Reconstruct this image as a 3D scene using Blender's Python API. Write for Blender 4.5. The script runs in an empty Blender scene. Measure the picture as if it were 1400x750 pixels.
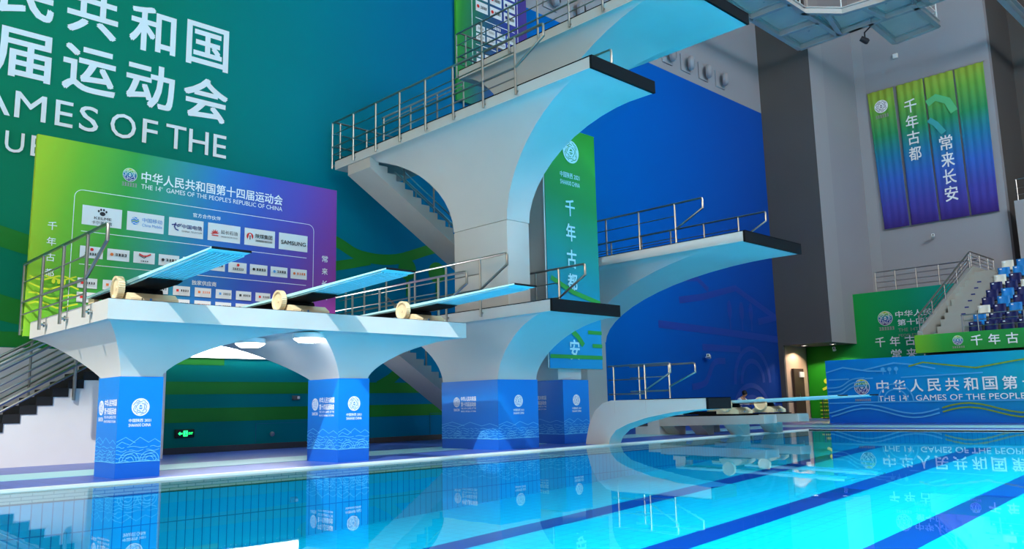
import bpy, math, random
from mathutils import Vector, Matrix
random.seed(7)
SC = bpy.context.scene
COL = SC.collection
# ------------------------------------------------------------------ camera
F_PX = 1124.25
YAW, PITCH, ROLL = 0.773574418, 0.157940802, -0.0222258923
cam_d = bpy.data.cameras.new('camera'); cam = bpy.data.objects.new('camera', cam_d); COL.objects.link(cam)
cam_d.sensor_width = 36.0; cam_d.lens = 36.0 * F_PX / 1400.0; cam_d.clip_end = 300
fw = Vector((math.sin(YAW)*math.cos(PITCH), math.cos(YAW)*math.cos(PITCH), math.sin(PITCH)))
rt = Vector((math.cos(YAW), -math.sin(YAW), 0)); up = rt.cross(fw)
r2 = rt*math.cos(ROLL) + up*math.sin(ROLL); u2 = -rt*math.sin(ROLL) + up*math.cos(ROLL)
m = Matrix((r2, u2, -fw)).transposed().to_4x4(); m.translation = (0, 0, 0.92)
cam.matrix_world = m
SC.camera = cam
# ------------------------------------------------------------------ light and exposure
SC.view_settings.view_transform = 'Standard'; SC.view_settings.look = 'None'
SC.view_settings.gamma = 1.0; SC.view_settings.use_curve_mapping = False
SC.view_settings.exposure = 0.0
W = bpy.data.worlds.new('world'); SC.world = W; W.use_nodes = True
bgn = W.node_tree.nodes['Background']; bgn.inputs[0].default_value = (1.0, 0.97, 0.93, 1); bgn.inputs[1].default_value = 0.34
sun_d = bpy.data.lights.new('sun', 'SUN'); sun_d.energy = 4.3; sun_d.angle = 0.012; sun_d.color = (1, .95, .86)
sun = bpy.data.objects.new('sun', sun_d); COL.objects.link(sun)
SUN_DIR = Vector((1.0, 0.75, -1.1)).normalized()
sun.rotation_euler = SUN_DIR.to_track_quat('-Z', 'Y').to_euler()
def area(name, loc, sx, sy, power, color=(1, 1, 1), rot=(0, 0, 0)):
    d = bpy.data.lights.new(name, 'AREA'); d.shape = 'RECTANGLE'; d.size = sx; d.size_y = sy; d.energy = power; d.color = color
    o = bpy.data.objects.new(name, d); COL.objects.link(o); o.location = loc; o.rotation_euler = rot; return o
fl_ = area('pool_fill', (11, -.7, 20.2), 26, 11, 6700, (.6, .94, 1)); fl_.data.spread = math.radians(57)  # unseen overhead area light added to brighten the pool
def aim(o, t): o.rotation_euler = (Vector(t)-o.location).to_track_quat('-Z', 'Y').to_euler()
aim(area('mural_fill', (-2, -11, 17.5), 16, 3, 1900, (1, .96, .9)), (9, 19, 9))  # unseen fill added to brighten the mural wall
aim(area('left_warm_fill', (-26, 3, 9), 14, 9, 4600, (1, .82, .62)), (12, 14, 5))  # unseen warm fill added for the left-facing sides of the tower
aim(area('gallery_fill', (22, -9, 18), 10, 4, 3000, (1, .98, .96)), (41, 13, 9))  # unseen fill added to lift the grey walls at the right
# ------------------------------------------------------------------ helpers
def lin(c):
    c = c/255.0
    return c/12.92 if c <= .04045 else ((c+.055)/1.055)**2.4
def L(r, g, b, k=1.0): return (min(1, lin(r)*k), min(1, lin(g)*k), min(1, lin(b)*k), 1)
MATS = {}
def mat(name, col, rough=.6, metal=0.0, spec=.4, noise=0.0, emit=None, es=0.0, bump=0.0, nscale=3.0):
    if name in MATS: return MATS[name]
    mt = bpy.data.materials.new(name); mt.use_nodes = True; nt = mt.node_tree; b = nt.nodes['Principled BSDF']
    b.inputs['Base Color'].default_value = col; b.inputs['Roughness'].default_value = rough
    b.inputs['Metallic'].default_value = metal; b.inputs['Specular IOR Level'].default_value = spec
    if noise or bump:
        tc = nt.nodes.new('ShaderNodeTexCoord'); nz = nt.nodes.new('ShaderNodeTexNoise'); nz.inputs['Scale'].default_value = nscale; nz.inputs['Detail'].default_value = 5
        nt.links.new(tc.outputs['Object'], nz.inputs['Vector'])
        if noise:
            mr = nt.nodes.new('ShaderNodeMapRange'); mr.inputs[3].default_value = 1-noise; mr.inputs[4].default_value = 1+noise
            nt.links.new(nz.outputs['Fac'], mr.inputs[0])
            vm = nt.nodes.new('ShaderNodeVectorMath'); vm.operation = 'SCALE'; vm.inputs[0].default_value = col[:3]
            nt.links.new(mr.outputs[0], vm.inputs['Scale']); nt.links.new(vm.outputs[0], b.inputs['Base Color'])
        if bump:
            bp = nt.nodes.new('ShaderNodeBump'); bp.inputs['Strength'].default_value = bump; bp.inputs['Distance'].default_value = .02
            nt.links.new(nz.outputs['Fac'], bp.inputs['Height']); nt.links.new(bp.outputs[0], b.inputs['Normal'])
    if emit: b.inputs['Emission Color'].default_value = emit; b.inputs['Emission Strength'].default_value = es
    MATS[name] = mt; return mt
def grad(name, d, lo, hi, stops, rough=.55, spec=.3, d2=None, lo2=0, hi2=1, col2=None):
    """printed colour gradient along world direction d (dot value lo..hi); optional second colour blended along d2"""
    mt = bpy.data.materials.new(name); mt.use_nodes = True; nt = mt.node_tree; b = nt.nodes['Principled BSDF']
    b.inputs['Roughness'].default_value = rough; b.inputs['Specular IOR Level'].default_value = spec
    g = nt.nodes.new('ShaderNodeNewGeometry')
    def axis(dv, a, z):
        v = nt.nodes.new('ShaderNodeVectorMath'); v.operation = 'DOT_PRODUCT'; v.inputs[1].default_value = dv
        nt.links.new(g.outputs['Position'], v.inputs[0])
        mr = nt.nodes.new('ShaderNodeMapRange'); mr.inputs[1].default_value = a; mr.inputs[2].default_value = z
        nt.links.new(v.outputs['Value'], mr.inputs[0]); return mr.outputs[0]
    cr = nt.nodes.new('ShaderNodeValToRGB'); e = cr.color_ramp.elements
    e[0].position, e[0].color = stops[0]; e[1].position, e[1].color = stops[-1]
    for p, c in stops[1:-1]:
        k = e.new(p); k.color = c
    nt.links.new(axis(d, lo, hi), cr.inputs[0]); out = cr.outputs[0]
    if d2:
        mx = nt.nodes.new('ShaderNodeMix'); mx.data_type = 'RGBA'
        nt.links.new(axis(d2, lo2, hi2), mx.inputs[0]); nt.links.new(out, mx.inputs[6]); mx.inputs[7].default_value = col2; out = mx.outputs[2]
    nt.links.new(out, b.inputs['Base Color']); MATS[name] = mt; return mt

class MB:
    def __init__(s): s.v = []; s.f = []; s.m = []; s.mats = []
    def mi(s, mt):
        if mt not in s.mats: s.mats.append(mt)
        return s.mats.index(mt)
    def poly(s, pts, mt):
        n = len(s.v); s.v += [tuple(p) for p in pts]; s.f.append(list(range(n, n+len(pts)))); s.m.append(s.mi(mt)); return s
    def mesh(s, vs, fs, mt):
        n = len(s.v); k = s.mi(mt); s.v += [tuple(p) for p in vs]
        for f in fs: s.f.append([i+n for i in f]); s.m.append(k)
        return s
    def box(s, x0, x1, y0, y1, z0, z1, mt):
        v = [(x, y, z) for z in (z0, z1) for y in (y0, y1) for x in (x0, x1)]
        return s.mesh(v, [(0, 2, 3, 1), (4, 5, 7, 6), (0, 1, 5, 4), (2, 6, 7, 3), (0, 4, 6, 2), (1, 3, 7, 5)], mt)
    def bbox(s, x0, x1, y0, y1, z0, z1, mt, c=.02):
        """box with chamfered edges"""
        import bmesh
        bm = bmesh.new(); r = bmesh.ops.create_cube(bm, size=1)
        for v in bm.verts: v.co = ((x0+x1)/2+v.co.x*(x1-x0), (y0+y1)/2+v.co.y*(y1-y0), (z0+z1)/2+v.co.z*(z1-z0))
        bmesh.ops.bevel(bm, geom=bm.edges[:], offset=c, segments=2, affect='EDGES', profile=.5)
        bm.verts.index_update()
        s.mesh([v.co[:] for v in bm.verts], [[v.index for v in f.verts] for f in bm.faces], mt); bm.free(); return s
    def prism(s, poly, axis, a, b, mt):
        """2D polygon extruded along axis from a to b; 2D coordinates are the remaining axes in xyz order"""
        def P(p, t):
            q = list(p); q.insert('xyz'.index(axis), t); return tuple(q)
        n = len(poly); v = [P(p, a) for p in poly] + [P(p, b) for p in poly]
        f = [list(range(n))[::-1], list(range(n, 2*n))] + [(i, (i+1) % n, n+(i+1) % n, n+i) for i in range(n)]
        return s.mesh(v, f, mt)
    def bar(s, a, b, w, h, mt, upv=(0, 0, 1)):
        a = Vector(a); b = Vector(b); t = (b-a).normalized(); sd = t.cross(Vector(upv))
        if sd.length < 1e-4: sd = t.cross(Vector((1, 0, 0)))
        sd.normalize(); u = sd.cross(t)
        v = [p + sd*(w/2*i) + u*(h/2*j) for p in (a, b) for i, j in ((-1, -1), (1, -1), (1, 1), (-1, 1))]
        return s.mesh(v, [(0, 1, 2, 3), (7, 6, 5, 4), (0, 4, 5, 1), (1, 5, 6, 2), (2, 6, 7, 3), (3, 7, 4, 0)], mt)
    def tube(s, pts, r, mt, seg=8):
        P = [Vector(p) for p in pts]; n = len(P); rings = []; prev = None
        for i in range(n):
            t0 = (P[i]-P[i-1]).normalized() if i else (P[1]-P[0]).normalized()
            t1 = (P[i+1]-P[i]).normalized() if i < n-1 else t0
            t = (t0+t1); t = t.normalized() if t.length > 1e-5 else t0
            k = 1/max(.35, t.dot(t0))
            if prev is None:
                a = t.cross(Vector((0, 0, 1)));
                if a.length < 1e-3: a = t.cross(Vector((1, 0, 0)))
                a.normalize()
            else:
                a = (prev - t*prev.dot(t)).normalized()
            prev = a; b = t.cross(a)
            rings.append([P[i] + (a*math.cos(2*math.pi*j/seg)+b*math.sin(2*math.pi*j/seg))*r*min(k, 1.25) for j in range(seg)])
        v = [p for R in rings for p in R]; f = []
        for i in range(n-1):
            for j in range(seg):
                f.append((i*seg+j, i*seg+(j+1) % seg, (i+1)*seg+(j+1) % seg, (i+1)*seg+j))
        f.append(list(range(seg))[::-1]); f.append([(n-1)*seg+j for j in range(seg)])
        return s.mesh(v, f, mt)
    def lathe(s, prof, origin, axis, mt, seg=24, ang0=0, cap=True):
        """profile [(radius, height)] spun round axis direction"""
        o = Vector(origin); ax = Vector(axis).normalized(); a = ax.orthogonal().normalized(); b = ax.cross(a)
        v = []; f = []
        for r, h in prof:
            for j in range(seg):
                t = 2*math.pi*j/seg; v.append(o + ax*h + (a*math.cos(t)+b*math.sin(t))*r)
        for i in range(len(prof)-1):
            for j in range(seg): f.append((i*seg+j, i*seg+(j+1) % seg, (i+1)*seg+(j+1) % seg, (i+1)*seg+j))
        if cap: f.append(list(range(seg))[::-1]); f.append([(len(prof)-1)*seg+j for j in range(seg)])
        return s.mesh(v, f, mt)
    def build(s, name, parent=None, smooth=True, kind=None, label=None, loc=None):
        me = bpy.data.meshes.new(name); off = Vector((0, 0, 0))
        if parent is not None:
            r = parent
            while r.parent: r = r.parent
            off = Vector(r.location)
        elif loc is not None: off = Vector(loc)
        me.from_pydata([tuple(Vector(p)-off) for p in s.v], [], s.f)
        for mt in s.mats: me.materials.append(mt)
        me.polygons.foreach_set('material_index', s.m)
        if smooth:
            me.polygons.foreach_set('use_smooth', [True]*len(s.f)); me.set_sharp_from_angle(angle=math.radians(32))
        me.update()
        o = bpy.data.objects.new(name, me); COL.objects.link(o)
        if parent is not None: o.parent = parent
        elif loc is not None: o.location = loc
        if kind: o['kind'] = kind
        if label: o['label'] = label
        return o
def thing(name, label, cat, loc=(0, 0, 0), group=None):
    o = bpy.data.objects.new(name, None); COL.objects.link(o); o.location = loc; o.empty_display_size = .2
    o['label'] = label; o['category'] = cat
    if group: o['group'] = group
    return o
def tag(o, label, cat, group=None):
    o['label'] = label; o['category'] = cat
    if group: o['group'] = group
    return o
def dup(root, loc, label, group=None):
    def cp(o, par):
        c = o.copy(); COL.objects.link(c)
        if par is not None: c.parent = par
        for ch in kids.get(o.name, []): cp(ch, c)
        return c
    kids = {}
    for o in bpy.data.objects:
        if o.parent: kids.setdefault(o.parent.name, []).append(o)
    r = cp(root, None); r.location = loc; r['label'] = label
    if group: r['group'] = group
    return r
# ---- flat artwork on a plane
_TX = {}
def glyphs(body, off):
    k = (body, off)
    if k not in _TX:
        cu = bpy.data.curves.new('tmp_text', 'FONT'); cu.body = body; cu.offset = off; cu.resolution_u = 3
        o = bpy.data.objects.new('tmp_text', cu); COL.objects.link(o)
        bpy.context.view_layer.update()
        dg = bpy.context.evaluated_depsgraph_get(); ev = o.evaluated_get(dg); me = ev.to_mesh()
        v = [(p.co.x, p.co.y) for p in me.vertices]; f = [list(p.vertices) for p in me.polygons]
        ev.to_mesh_clear(); bpy.data.objects.remove(o); bpy.data.curves.remove(cu)
        x0 = min(p[0] for p in v); x1 = max(p[0] for p in v); y0 = min(p[1] for p in v); y1 = max(p[1] for p in v)
        _TX[k] = ([((p[0]-x0)/(x1-x0), (p[1]-y0)/(y1-y0)) for p in v], f)
    return _TX[k]
class Panel:
    """plane with origin O, directions u (right as read), v (up); artwork is laid e metres in front of it"""
    def __init__(s, O, u, v=(0, 0, 1), e=.004):
        s.O = Vector(O); s.u = Vector(u); s.v = Vector(v); s.n = s.u.cross(s.v); s.e = e; s.mb = MB(); s.lv = 1
    k = 0
    def pt(s, a, b): return s.O + s.u*a + s.v*b + s.n*(s.e*s.lv + s.k*s.e*.03)
    def poly(s, pts, mt): s.k += 1; s.mb.poly([s.pt(*p) for p in pts], mt)
    def rect(s, a0, a1, b0, b1, mt): s.poly([(a0, b0), (a1, b0), (a1, b1), (a0, b1)], mt)
    def text(s, body, a0, a1, b0, b1, mt, bold=.0):
        v, f = glyphs(body, 0.0); k = bold*.55*abs(b1-b0)
        for dx, dy in (((0, 0),) if not bold else ((-k, -k), (k, -k), (-k, k), (k, k), (0, 0))):
            s.k += 1; s.mb.mesh([s.pt(a0+(a1-a0)*x+dx, b0+(b1-b0)*y+dy) for x, y in v], f, mt)
    def vtext(s, body, ac, w, top, pitch, h, mt, bold=.02):
        for i, ch in enumerate(body): s.text(ch, ac-w/2, ac+w/2, top-i*pitch-h, top-i*pitch, mt, bold)
    def stroke(s, pts, w, mt, closed=False):
        s.k += 1; P = [Vector(p) for p in pts]; n = len(P); Lf = []; Rt = []
        for i in range(n):
            p0 = P[i-1] if (i or closed) else P[i]; p1 = P[(i+1) % n] if (i < n-1 or closed) else P[i]
            t = (p1-p0).normalized(); nn = Vector((-t.y, t.x)); Lf.append(P[i]+nn*w/2); Rt.append(P[i]-nn*w/2)
        rng = range(n if closed else n-1)
        vs = [s.pt(p.x, p.y) for p in Lf+Rt]; s.mb.mesh(vs, [(n+i, n+(i+1) % n, (i+1) % n, i) for i in rng], mt)
    def disc(s, a, b, r, mt, seg=28, r2=None): s.poly([(a+r*math.cos(2*math.pi*i/seg), b+(r2 or r)*math.sin(2*math.pi*i/seg)) for i in range(seg)], mt)
    def emblem(s, a, b, r, base, line, seed=3, rim=None):
        rn = random.Random(seed); s.disc(a, b, r, base); s.lv += 1
        if rim: s.stroke([(a+r*.97*math.cos(2*math.pi*i/32), b+r*.97*math.sin(2*math.pi*i/32)) for i in range(32)], r*.06, rim, True)
        for rr, spans in ((.80, ((20, 80), (100, 165), (185, 250), (268, 340))), (.63, ((-35, 50), (75, 140), (158, 205), (225, 300))), (.46, ((-70, 75), (95, 190), (205, 275)))):
            for t0, t1 in spans:
                n = 9; ph = rn.random()*6
                s.stroke([(a+r*(rr+.035*math.sin(ph+i*1.1))*math.cos(math.radians(t0+(t1-t0)*i/n)), b+r*(rr+.035*math.sin(ph+i*1.1))*math.sin(math.radians(t0+(t1-t0)*i/n))) for i in range(n+1)], r*.062, line)
        s.poly([(a-r*.24, b+r*.02), (a, b+r*.26), (a+r*.24, b+r*.02), (a+r*.1, b+r*.08), (a, b+r*.04), (a-r*.1, b+r*.08)], line)
        s.rect(a-r*.2, a+r*.2, b-r*.14, b-r*.06, line); s.rect(a-r*.13, a+r*.13, b-r*.24, b-r*.18, line); s.lv -= 1
    def smudge(s, a0, a1, b0, b1, n, mt, seed=0):
        """tiny print too small to read: a row of uneven blocks"""
        rn = random.Random(seed); w = (a1-a0)/n
        for i in range(n):
            h = (b1-b0); x = a0+i*w
            s.rect(x+w*.08, x+w*.88, b0+h*.0, b0+h*.18, mt); s.rect(x+w*.1, x+w*.85, b0+h*(.4+.1*rn.random()), b0+h*.62, mt)
            s.rect(x+w*(.2+.4*rn.random()), x+w*.78, b0, b1, mt); s.rect(x+w*.08, x+w*.8, b1-h*.16, b1, mt)
    def build(s, name, parent=None, label=None): return s.mb.build(name, parent, smooth=False, label=label)

# ------------------------------------------------------------------ materials
CONC = mat('painted_concrete', L(194, 194, 192), .62, noise=.05, nscale=1.2)
CONC_D = mat('grey_concrete', L(186, 183, 178), .7, noise=.06)
STEEL = mat('brushed_steel', L(172, 171, 168), .3, 1.0)
BLACK = mat('black_rubber', L(20, 20, 24), .85, spec=.15)
NAVYB = mat('black_nosing', L(22, 24, 30), .8)
WHITEP = mat('white_print', L(235, 240, 245), .6)
GREYW = mat('grey_plaster', L(152, 153, 160), .85, noise=.04, nscale=.5)
GREYM = mat('mid_grey_plaster', L(158, 159, 165), .85, noise=.04, nscale=.5)
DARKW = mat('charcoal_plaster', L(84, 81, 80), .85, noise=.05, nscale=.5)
WHITEW = mat('white_stair_wall', L(214, 215, 219), .7, noise=.03)
BEIGE = mat('cream_plastic', L(236, 220, 184), .45)
BOARD = mat('aqua_board', L(176, 230, 238), .45)
BLUEGREY = mat('painted_gantry_steel', L(186, 184, 182), .55)
WHITESTEEL = mat('white_steel', L(225, 228, 228), .5)
WOODC = mat('corridor_wall', L(186, 160, 140), .7)
BROWN = mat('dark_brown_door', L(62, 46, 40), .6)
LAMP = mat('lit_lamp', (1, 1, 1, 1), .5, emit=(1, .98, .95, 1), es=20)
WARM = mat('warm_downlight', (1, .9, .75, 1), .5, emit=(1, .82, .6, 1), es=10)
GREENB = mat('green_band', L(18, 128, 34), .6)
GREENM = mat('green_trim_mark', L(40, 150, 60), .6)
VIOLET = mat('violet_mural_line', L(24, 62, 158), .6)
LBLUE = mat('light_blue_line', L(96, 190, 240), .6)
MBLUE = mat('mid_blue_line', L(72, 172, 232), .6)
NAVY = mat('print_navy', L(30, 40, 120), .6)
YELG = mat('yellow_green_line', L(190, 205, 40), .6)
OLIVE = mat('olive_line', L(120, 160, 40), .6)
INK = mat('dark_print', L(40, 42, 50), .6)
INKB = mat('blue_print', L(80, 150, 220), .6)
INKR = mat('red_print', L(215, 40, 40), .6)
INKO = mat('orange_print', L(225, 120, 60), .6)
CARD = mat('white_card', L(222, 228, 234), .6)
PEWTER = mat('logo_subtext', L(150, 150, 150), .6)

# ------------------------------------------------------------------ setting: walls
def mural_mat():
    return grad('wall_mural', (1, 0, 0), 2, 34, [(0, L(20, 128, 86)), (.16, L(8, 126, 104)), (.28, L(0, 126, 138)), (.38, L(0, 116, 156)), (.52, L(0, 102, 176)), (.72, L(0, 98, 190)), (.86, L(10, 88, 182)), (1, L(22, 80, 174))],
                d2=(.075, 0, -.1), lo2=1.35, hi2=3.2, col2=L(18, 42, 122), spec=.05)
MURAL = mural_mat()
wb = MB()
wb.poly([(-30, 19, 0), (6.6, 19, 0), (6.6, 19, 2.3), (-30, 19, 2.3)], WHITEW)
wb.poly([(-30, 19, 2.3), (6.6, 19, 2.3), (19.3, 19, 2.3), (19.3, 19, 22), (-30, 19, 22)], MURAL)
wb.poly([(6.6, 19, 0), (19.3, 19, 0), (19.3, 19, 2.3), (6.6, 19, 2.3)], MURAL)
wb.poly([(19.3, 19, 0), (36, 19, 0), (36, 19, 14.81), (19.3, 19, 14.81)], MURAL)
wb.poly([(19.3, 19, 14.81), (36, 19, 14.81), (36, 19, 22), (19.3, 19, 22)], GREYW)
wb.box(-30, 42, 19.02, 19.4, 0, 22, GREYW)
wall_back = wb.build('wall_back', kind='structure', smooth=False)
P = Panel((0, 19, 0), (1, 0, 0), e=.006)
# green painted bands
for z0, z1 in ((1.34, 1.63), (.70, 1.02)): P.rect(6.6, 16.4, z0, z1, GREENB)
P.rect(6.6, 8.85, 2.02, 2.2, GREENB); P.disc(11.3, 1.98, .42, GREENB, r2=.2)
def swoosh(pts, w, mt):
    # smooth band through points (Catmull-Rom)
    out = []; n = len(pts)
    for i in range(n-1):
        p0, p1, p2, p3 = (Vector(pts[max(0, min(n-1, i+k))]) for k in (-1, 0, 1, 2))
        for j in range(6):
            t = j/6; out.append(.5*((2*p1)+(p2-p0)*t+(2*p0-5*p1+4*p2-p3)*t*t+(3*p1-p0-3*p2+p3)*t**3))
    out.append(Vector(pts[-1])); P.stroke([tuple(p) for p in out], w, mt)
swoosh([(2.6, 4.75), (3.6, 4.65), (4.6, 4.42), (6, 4.2), (8, 4.4)], .42, GREENB)
swoosh([(2.4, 3.55), (3.6, 3.25), (4.6, 3.0), (6.2, 2.9)], .5, GREENB)
P.rect(2, 6.2, 2.32, 2.62, GREENB)
swoosh([(10.4, 5.9), (11.9, 5.42), (12.7, 5.12), (13.9, 5.15), (15.5, 5.68), (17, 5.8)], .3, GREENB)
swoosh([(10.4, 4.45), (11.9, 4.75), (13.0, 5.02)], .26, GREENB)
swoosh([(13.3, 1.52), (13.75, 1.75), (14.1, 2.05)], .3, GREENB)
for tx in (14.3, 15.4): P.disc(tx, 4.9, .32, GREENB); P.rect(tx-.05, tx+.05, 4.1, 4.9, GREENB)
# violet pattern at the far end: roof ridges, trees, waves
P.stroke([(28, 5.0), (29.7, 5.25), (32.4, 5.85), (35.8, 4.75)], .28, VIOLET); P.stroke([(28.2, 5.9), (29.4, 6.0), (30.2, 5.6)], .22, VIOLET)
for tx in (31.8, 32.8, 33.6): P.disc(tx, 4.85, .18, VIOLET, r2=.42); P.rect(tx-.05, tx+.05, 4, 4.8, VIOLET)
P.stroke([(34.2, 4.45), (35.9, 4.75)], .3, VIOLET); P.stroke([(26.5, 3.95), (31, 3.85), (35.9, 3.7)], .3, VIOLET); P.rect(29.5, 32.5, 3.0, 3.28, VIOLET)
for r in (1.5, .95): P.stroke([(33.4+r*math.cos(t*.2), 1.7+r*math.sin(t*.2)) for t in range(17)], .22, VIOLET)
for r in (1.5, .95): P.stroke([(33.2+r*1.05*math.cos(t*.2), .15+r*.95*math.sin(t*.2)) for t in range(17)], .22, VIOLET)
swoosh([(28.6, 1.5), (29.6, 1.7), (30.3, 2.5), (31.2, 2.6)], .26, VIOLET)
P.build('mural_band', wall_back, 'green and violet shapes painted on the mural')
P = Panel((0, 19, 0), (1, 0, 0), e=.008)
x = 8.67
for i, ch in enumerate('国和共民人华中'):
    P.text(ch, x-i*1.333-1.03, x-i*1.333, 9.36, 10.44, WHITEP, .035)
for i, ch in enumerate('会动运届四十第'):
    P.text(ch, x-i*1.333-1.05, x-i*1.333+.02, 8.0, 9.03, WHITEP, .035)
for tx_, a, b_ in (('THE 14', -.2, 1.85), ('G', 2.7, 3.26), ('A', 3.36, 4.0), ('M', 4.08, 4.67), ('E', 4.85, 5.2), ('S', 5.33, 5.72), ('O', 5.98, 6.53), ('F', 6.68, 7.02), ('THE', 7.22, 8.70)): P.text(tx_, a, b_, 7.11, 7.68, WHITEP, .008)
P.text('TH', 1.95, 2.25, 7.42, 7.68, WHITEP)
for tx_, a, b_ in (("PEOPLE'S RE", -.9, 3.33), ('P', 3.47, 3.80), ('U', 3.95, 4.30), ('B', 4.43, 4.76), ('LIC OF CHINA', 4.92, 8.70)): P.text(tx_, a, b_, 6.34, 6.78, WHITEP, .008)
P.build('mural_lettering', wall_back, 'large white Chinese and English lettering on the mural')
bb = MB(); bb.box(-30, 36, 18.94, 18.995, 0, .14, mat('dark_skirting', L(70, 70, 72), .6)); bb.build('baseboard_back', kind='structure')
# dark block at the far corner, open passage below it
db = MB(); db.box(35.9, 41.2, 16.4, 19.0, 3.42, 22, DARKW)
db.box(35.9, 36.05, 18.75, 19.0, 0, 3.42, DARKW)
db.poly([(35.905, 16.395, 3.42), (37.35, 16.395, 3.42), (37.35, 16.395, 22), (35.905, 16.395, 22)], GREYM); db.poly([(37.35, 16.395, 3.42), (41.2, 16.395, 3.42), (41.2, 16.395, 22), (37.35, 16.395, 22)], GREYW)
db.build('wall_corner', kind='structure', smooth=False)
cr = MB(); cr.box(36.05, 38.2, 18.8, 18.995, 0, 3.42, WOODC); cr.build('wall_passage', kind='structure')
# far grey wall and dark recess
gw = MB(); gw.box(41, 41.4, 10.2, 19, 0, 22, GREYW); gw.box(40.99, 41, 15.86, 16.53, 0, 22, GREYM); gw.build('wall_right', kind='structure', smooth=False)
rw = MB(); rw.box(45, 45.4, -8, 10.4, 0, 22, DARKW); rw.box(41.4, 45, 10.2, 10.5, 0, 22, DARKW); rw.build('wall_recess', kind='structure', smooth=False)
pb = MB(); pb.box(40.4, 41.0, 0, 9.75, 0, 9.3, GREYM); pb.build('wall_terrace', kind='structure', smooth=False)
# green hoarding wall
GW = grad('green_wall', (0, -1, 0), -17.8, -11.5, [(0, L(26, 128, 24)), (.25, L(20, 156, 70)), (.6, L(12, 146, 96)), (1, L(10, 158, 158))], spec=.15)
g = MB(); g.box(38.5, 40.9, 11.0, 18.9, 0, 5.75, GREYM); g.poly([(38.49, 18.9, 0), (38.49, 11.0, 0), (38.49, 11.0, 5.75), (38.49, 18.9, 5.75)], GW)
wall_green = g.build('wall_green', kind='structure', smooth=False)
RB = grad('round_emblem_rainbow', (0, 0, 1), 0, 1, [(0, L(60, 30, 90)), (1, L(60, 30, 90))])
def rainbow(name, z0, z1): return grad(name, (0, 0, 1), z0, z1, [(0, L(70, 30, 80)), (.3, L(30, 60, 150)), (.6, L(30, 140, 170)), (.8, L(110, 190, 70)), (1, L(220, 210, 40))])
P = Panel((38.49, 0, 0), (0, -1, 0), e=.01)
P.emblem(-14.98, 4.49, .33, rainbow('emblem_green_wall', 4.16, 4.82), WHITEP, 3, WHITEP); P.smudge(-15.3, -14.6, 3.95, 4.1, 6, PEWTER)
P.text('中华人民共和国', -14.51, -11.75, 4.48, 4.76, WHITEP, .02); P.text('第十四届运动会', -14.45, -11.7, 4.1, 4.38, WHITEP, .02)
P.text('THE 14TH GAMES OF THE', -14.45, -11.7, 3.83, 3.98, PEWTER); P.text("PEOPLE'S REPUBLIC OF CHINA", -14.45, -11.7, 3.6, 3.72, PEWTER)
for i, ch in enumerate('千年古都'): P.text(ch, -15.52+i*.66, -15.08+i*.66, 3.2, 3.64, WHITEP, .02)
for i, ch in enumerate('常来长安'): P.text(ch, -14.85+i*.66, -14.4+i*.66, 2.6, 3.05, WHITEP, .02)
P.stroke([(-18.2, 1.35), (-17.3, 1.75), (-16.5, 2.1)], .12, YELG); P.disc(-18, 1.75, .12, YELG)
for k in range(3): P.stroke([(-18.2+.25*k+t*.11, .55+.55/(1+math.exp(t-6))+.16*k-.2) for t in range(13)], .1, YELG)
for k in range(5): P.rect(-18.4, -16.4, -.02+.18*k, .04+.18*k, OLIVE if k % 2 else YELG)
P.build('wall_lettering', wall_green, 'white lettering and round emblem on the green wall')
# ceiling; gaps invented to let sun reach only chosen parts
CB = mat('ceiling_board', L(214, 208, 198), .8)
c = MB(); c.box(-30, 46, -20.4, -2.9, 21.6, 22, CB); c.box(-30, 46, 3.6, 19.4, 21.6, 22, CB); c.box(-6.5, -5.3, -2.9, 3.6, 21.6, 22, CB); c.box(-5.05, 2.2, -2.9, 3.6, 21.6, 22, CB); c.box(2.7, 46, -2.9, 3.6, 21.6, 22, CB); c.build('ceiling', kind='structure', smooth=False)

# ------------------------------------------------------------------ deck, pool, water
def deck_mat():
    mt = bpy.data.materials.new('deck_tiles'); mt.use_nodes = True; nt = mt.node_tree; b = nt.nodes['Principled BSDF']
    b.inputs['Roughness'].default_value = .32; b.inputs['Specular IOR Level'].default_value = .35
    br = nt.nodes.new('ShaderNodeTexBrick'); g = nt.nodes.new('ShaderNodeNewGeometry'); nt.links.new(g.outputs['Position'], br.inputs['Vector'])
    br.offset = 0; br.inputs['Scale'].default_value = 1; br.inputs['Brick Width'].default_value = .25; br.inputs['Row Height'].default_value = .25; br.inputs['Mortar Size'].default_value = .006
    br.inputs['Color1'].default_value = L(58, 84, 168); br.inputs['Color2'].default_value = L(64, 92, 176); br.inputs['Mortar'].default_value = L(48, 66, 130)
    nt.links.new(br.outputs['Color'], b.inputs['Base Color']); return mt
DECK = deck_mat(); CYAN = mat('pale_cyan_tiles', L(150, 205, 215), .35)
TILE = mat('white_edge_tile', L(228, 228, 222), .4)
fl = MB()
PX0, PX1, PY1 = -12.0, 24.35, 12.08
fl.poly([(-30, PY1+.15, 0), (PX1+.15, PY1+.15, 0), (45.4, PY1+.15, 0), (45.4, 19, 0), (-30, 19, 0)], DECK)
fl.poly([(PX1+.15, -14, 0), (45.4, -14, 0), (45.4, PY1+.15, 0), (PX1+.15, PY1+.15, 0)], DECK)
for y0, y1 in ((13.9, 15.3),): fl.box(-30, 26.6, y0, y1, -.02, .006, CYAN)
fl.box(26.2, 28.4, -14, 15.3, -.02, .008, CYAN)
fl.box(-30, 45.4, -20, -14, -.3, 0, DECK); fl.box(-30, PX0, -14, PY1+.15, -.3, 0, DECK)
fl.build('floor', kind='structure', smooth=False)
LW = MB(); LW.box(-30.4, -30, -20, 19, 0, 9, GREYM); LW.build('wall_left', kind='structure', smooth=False)
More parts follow.
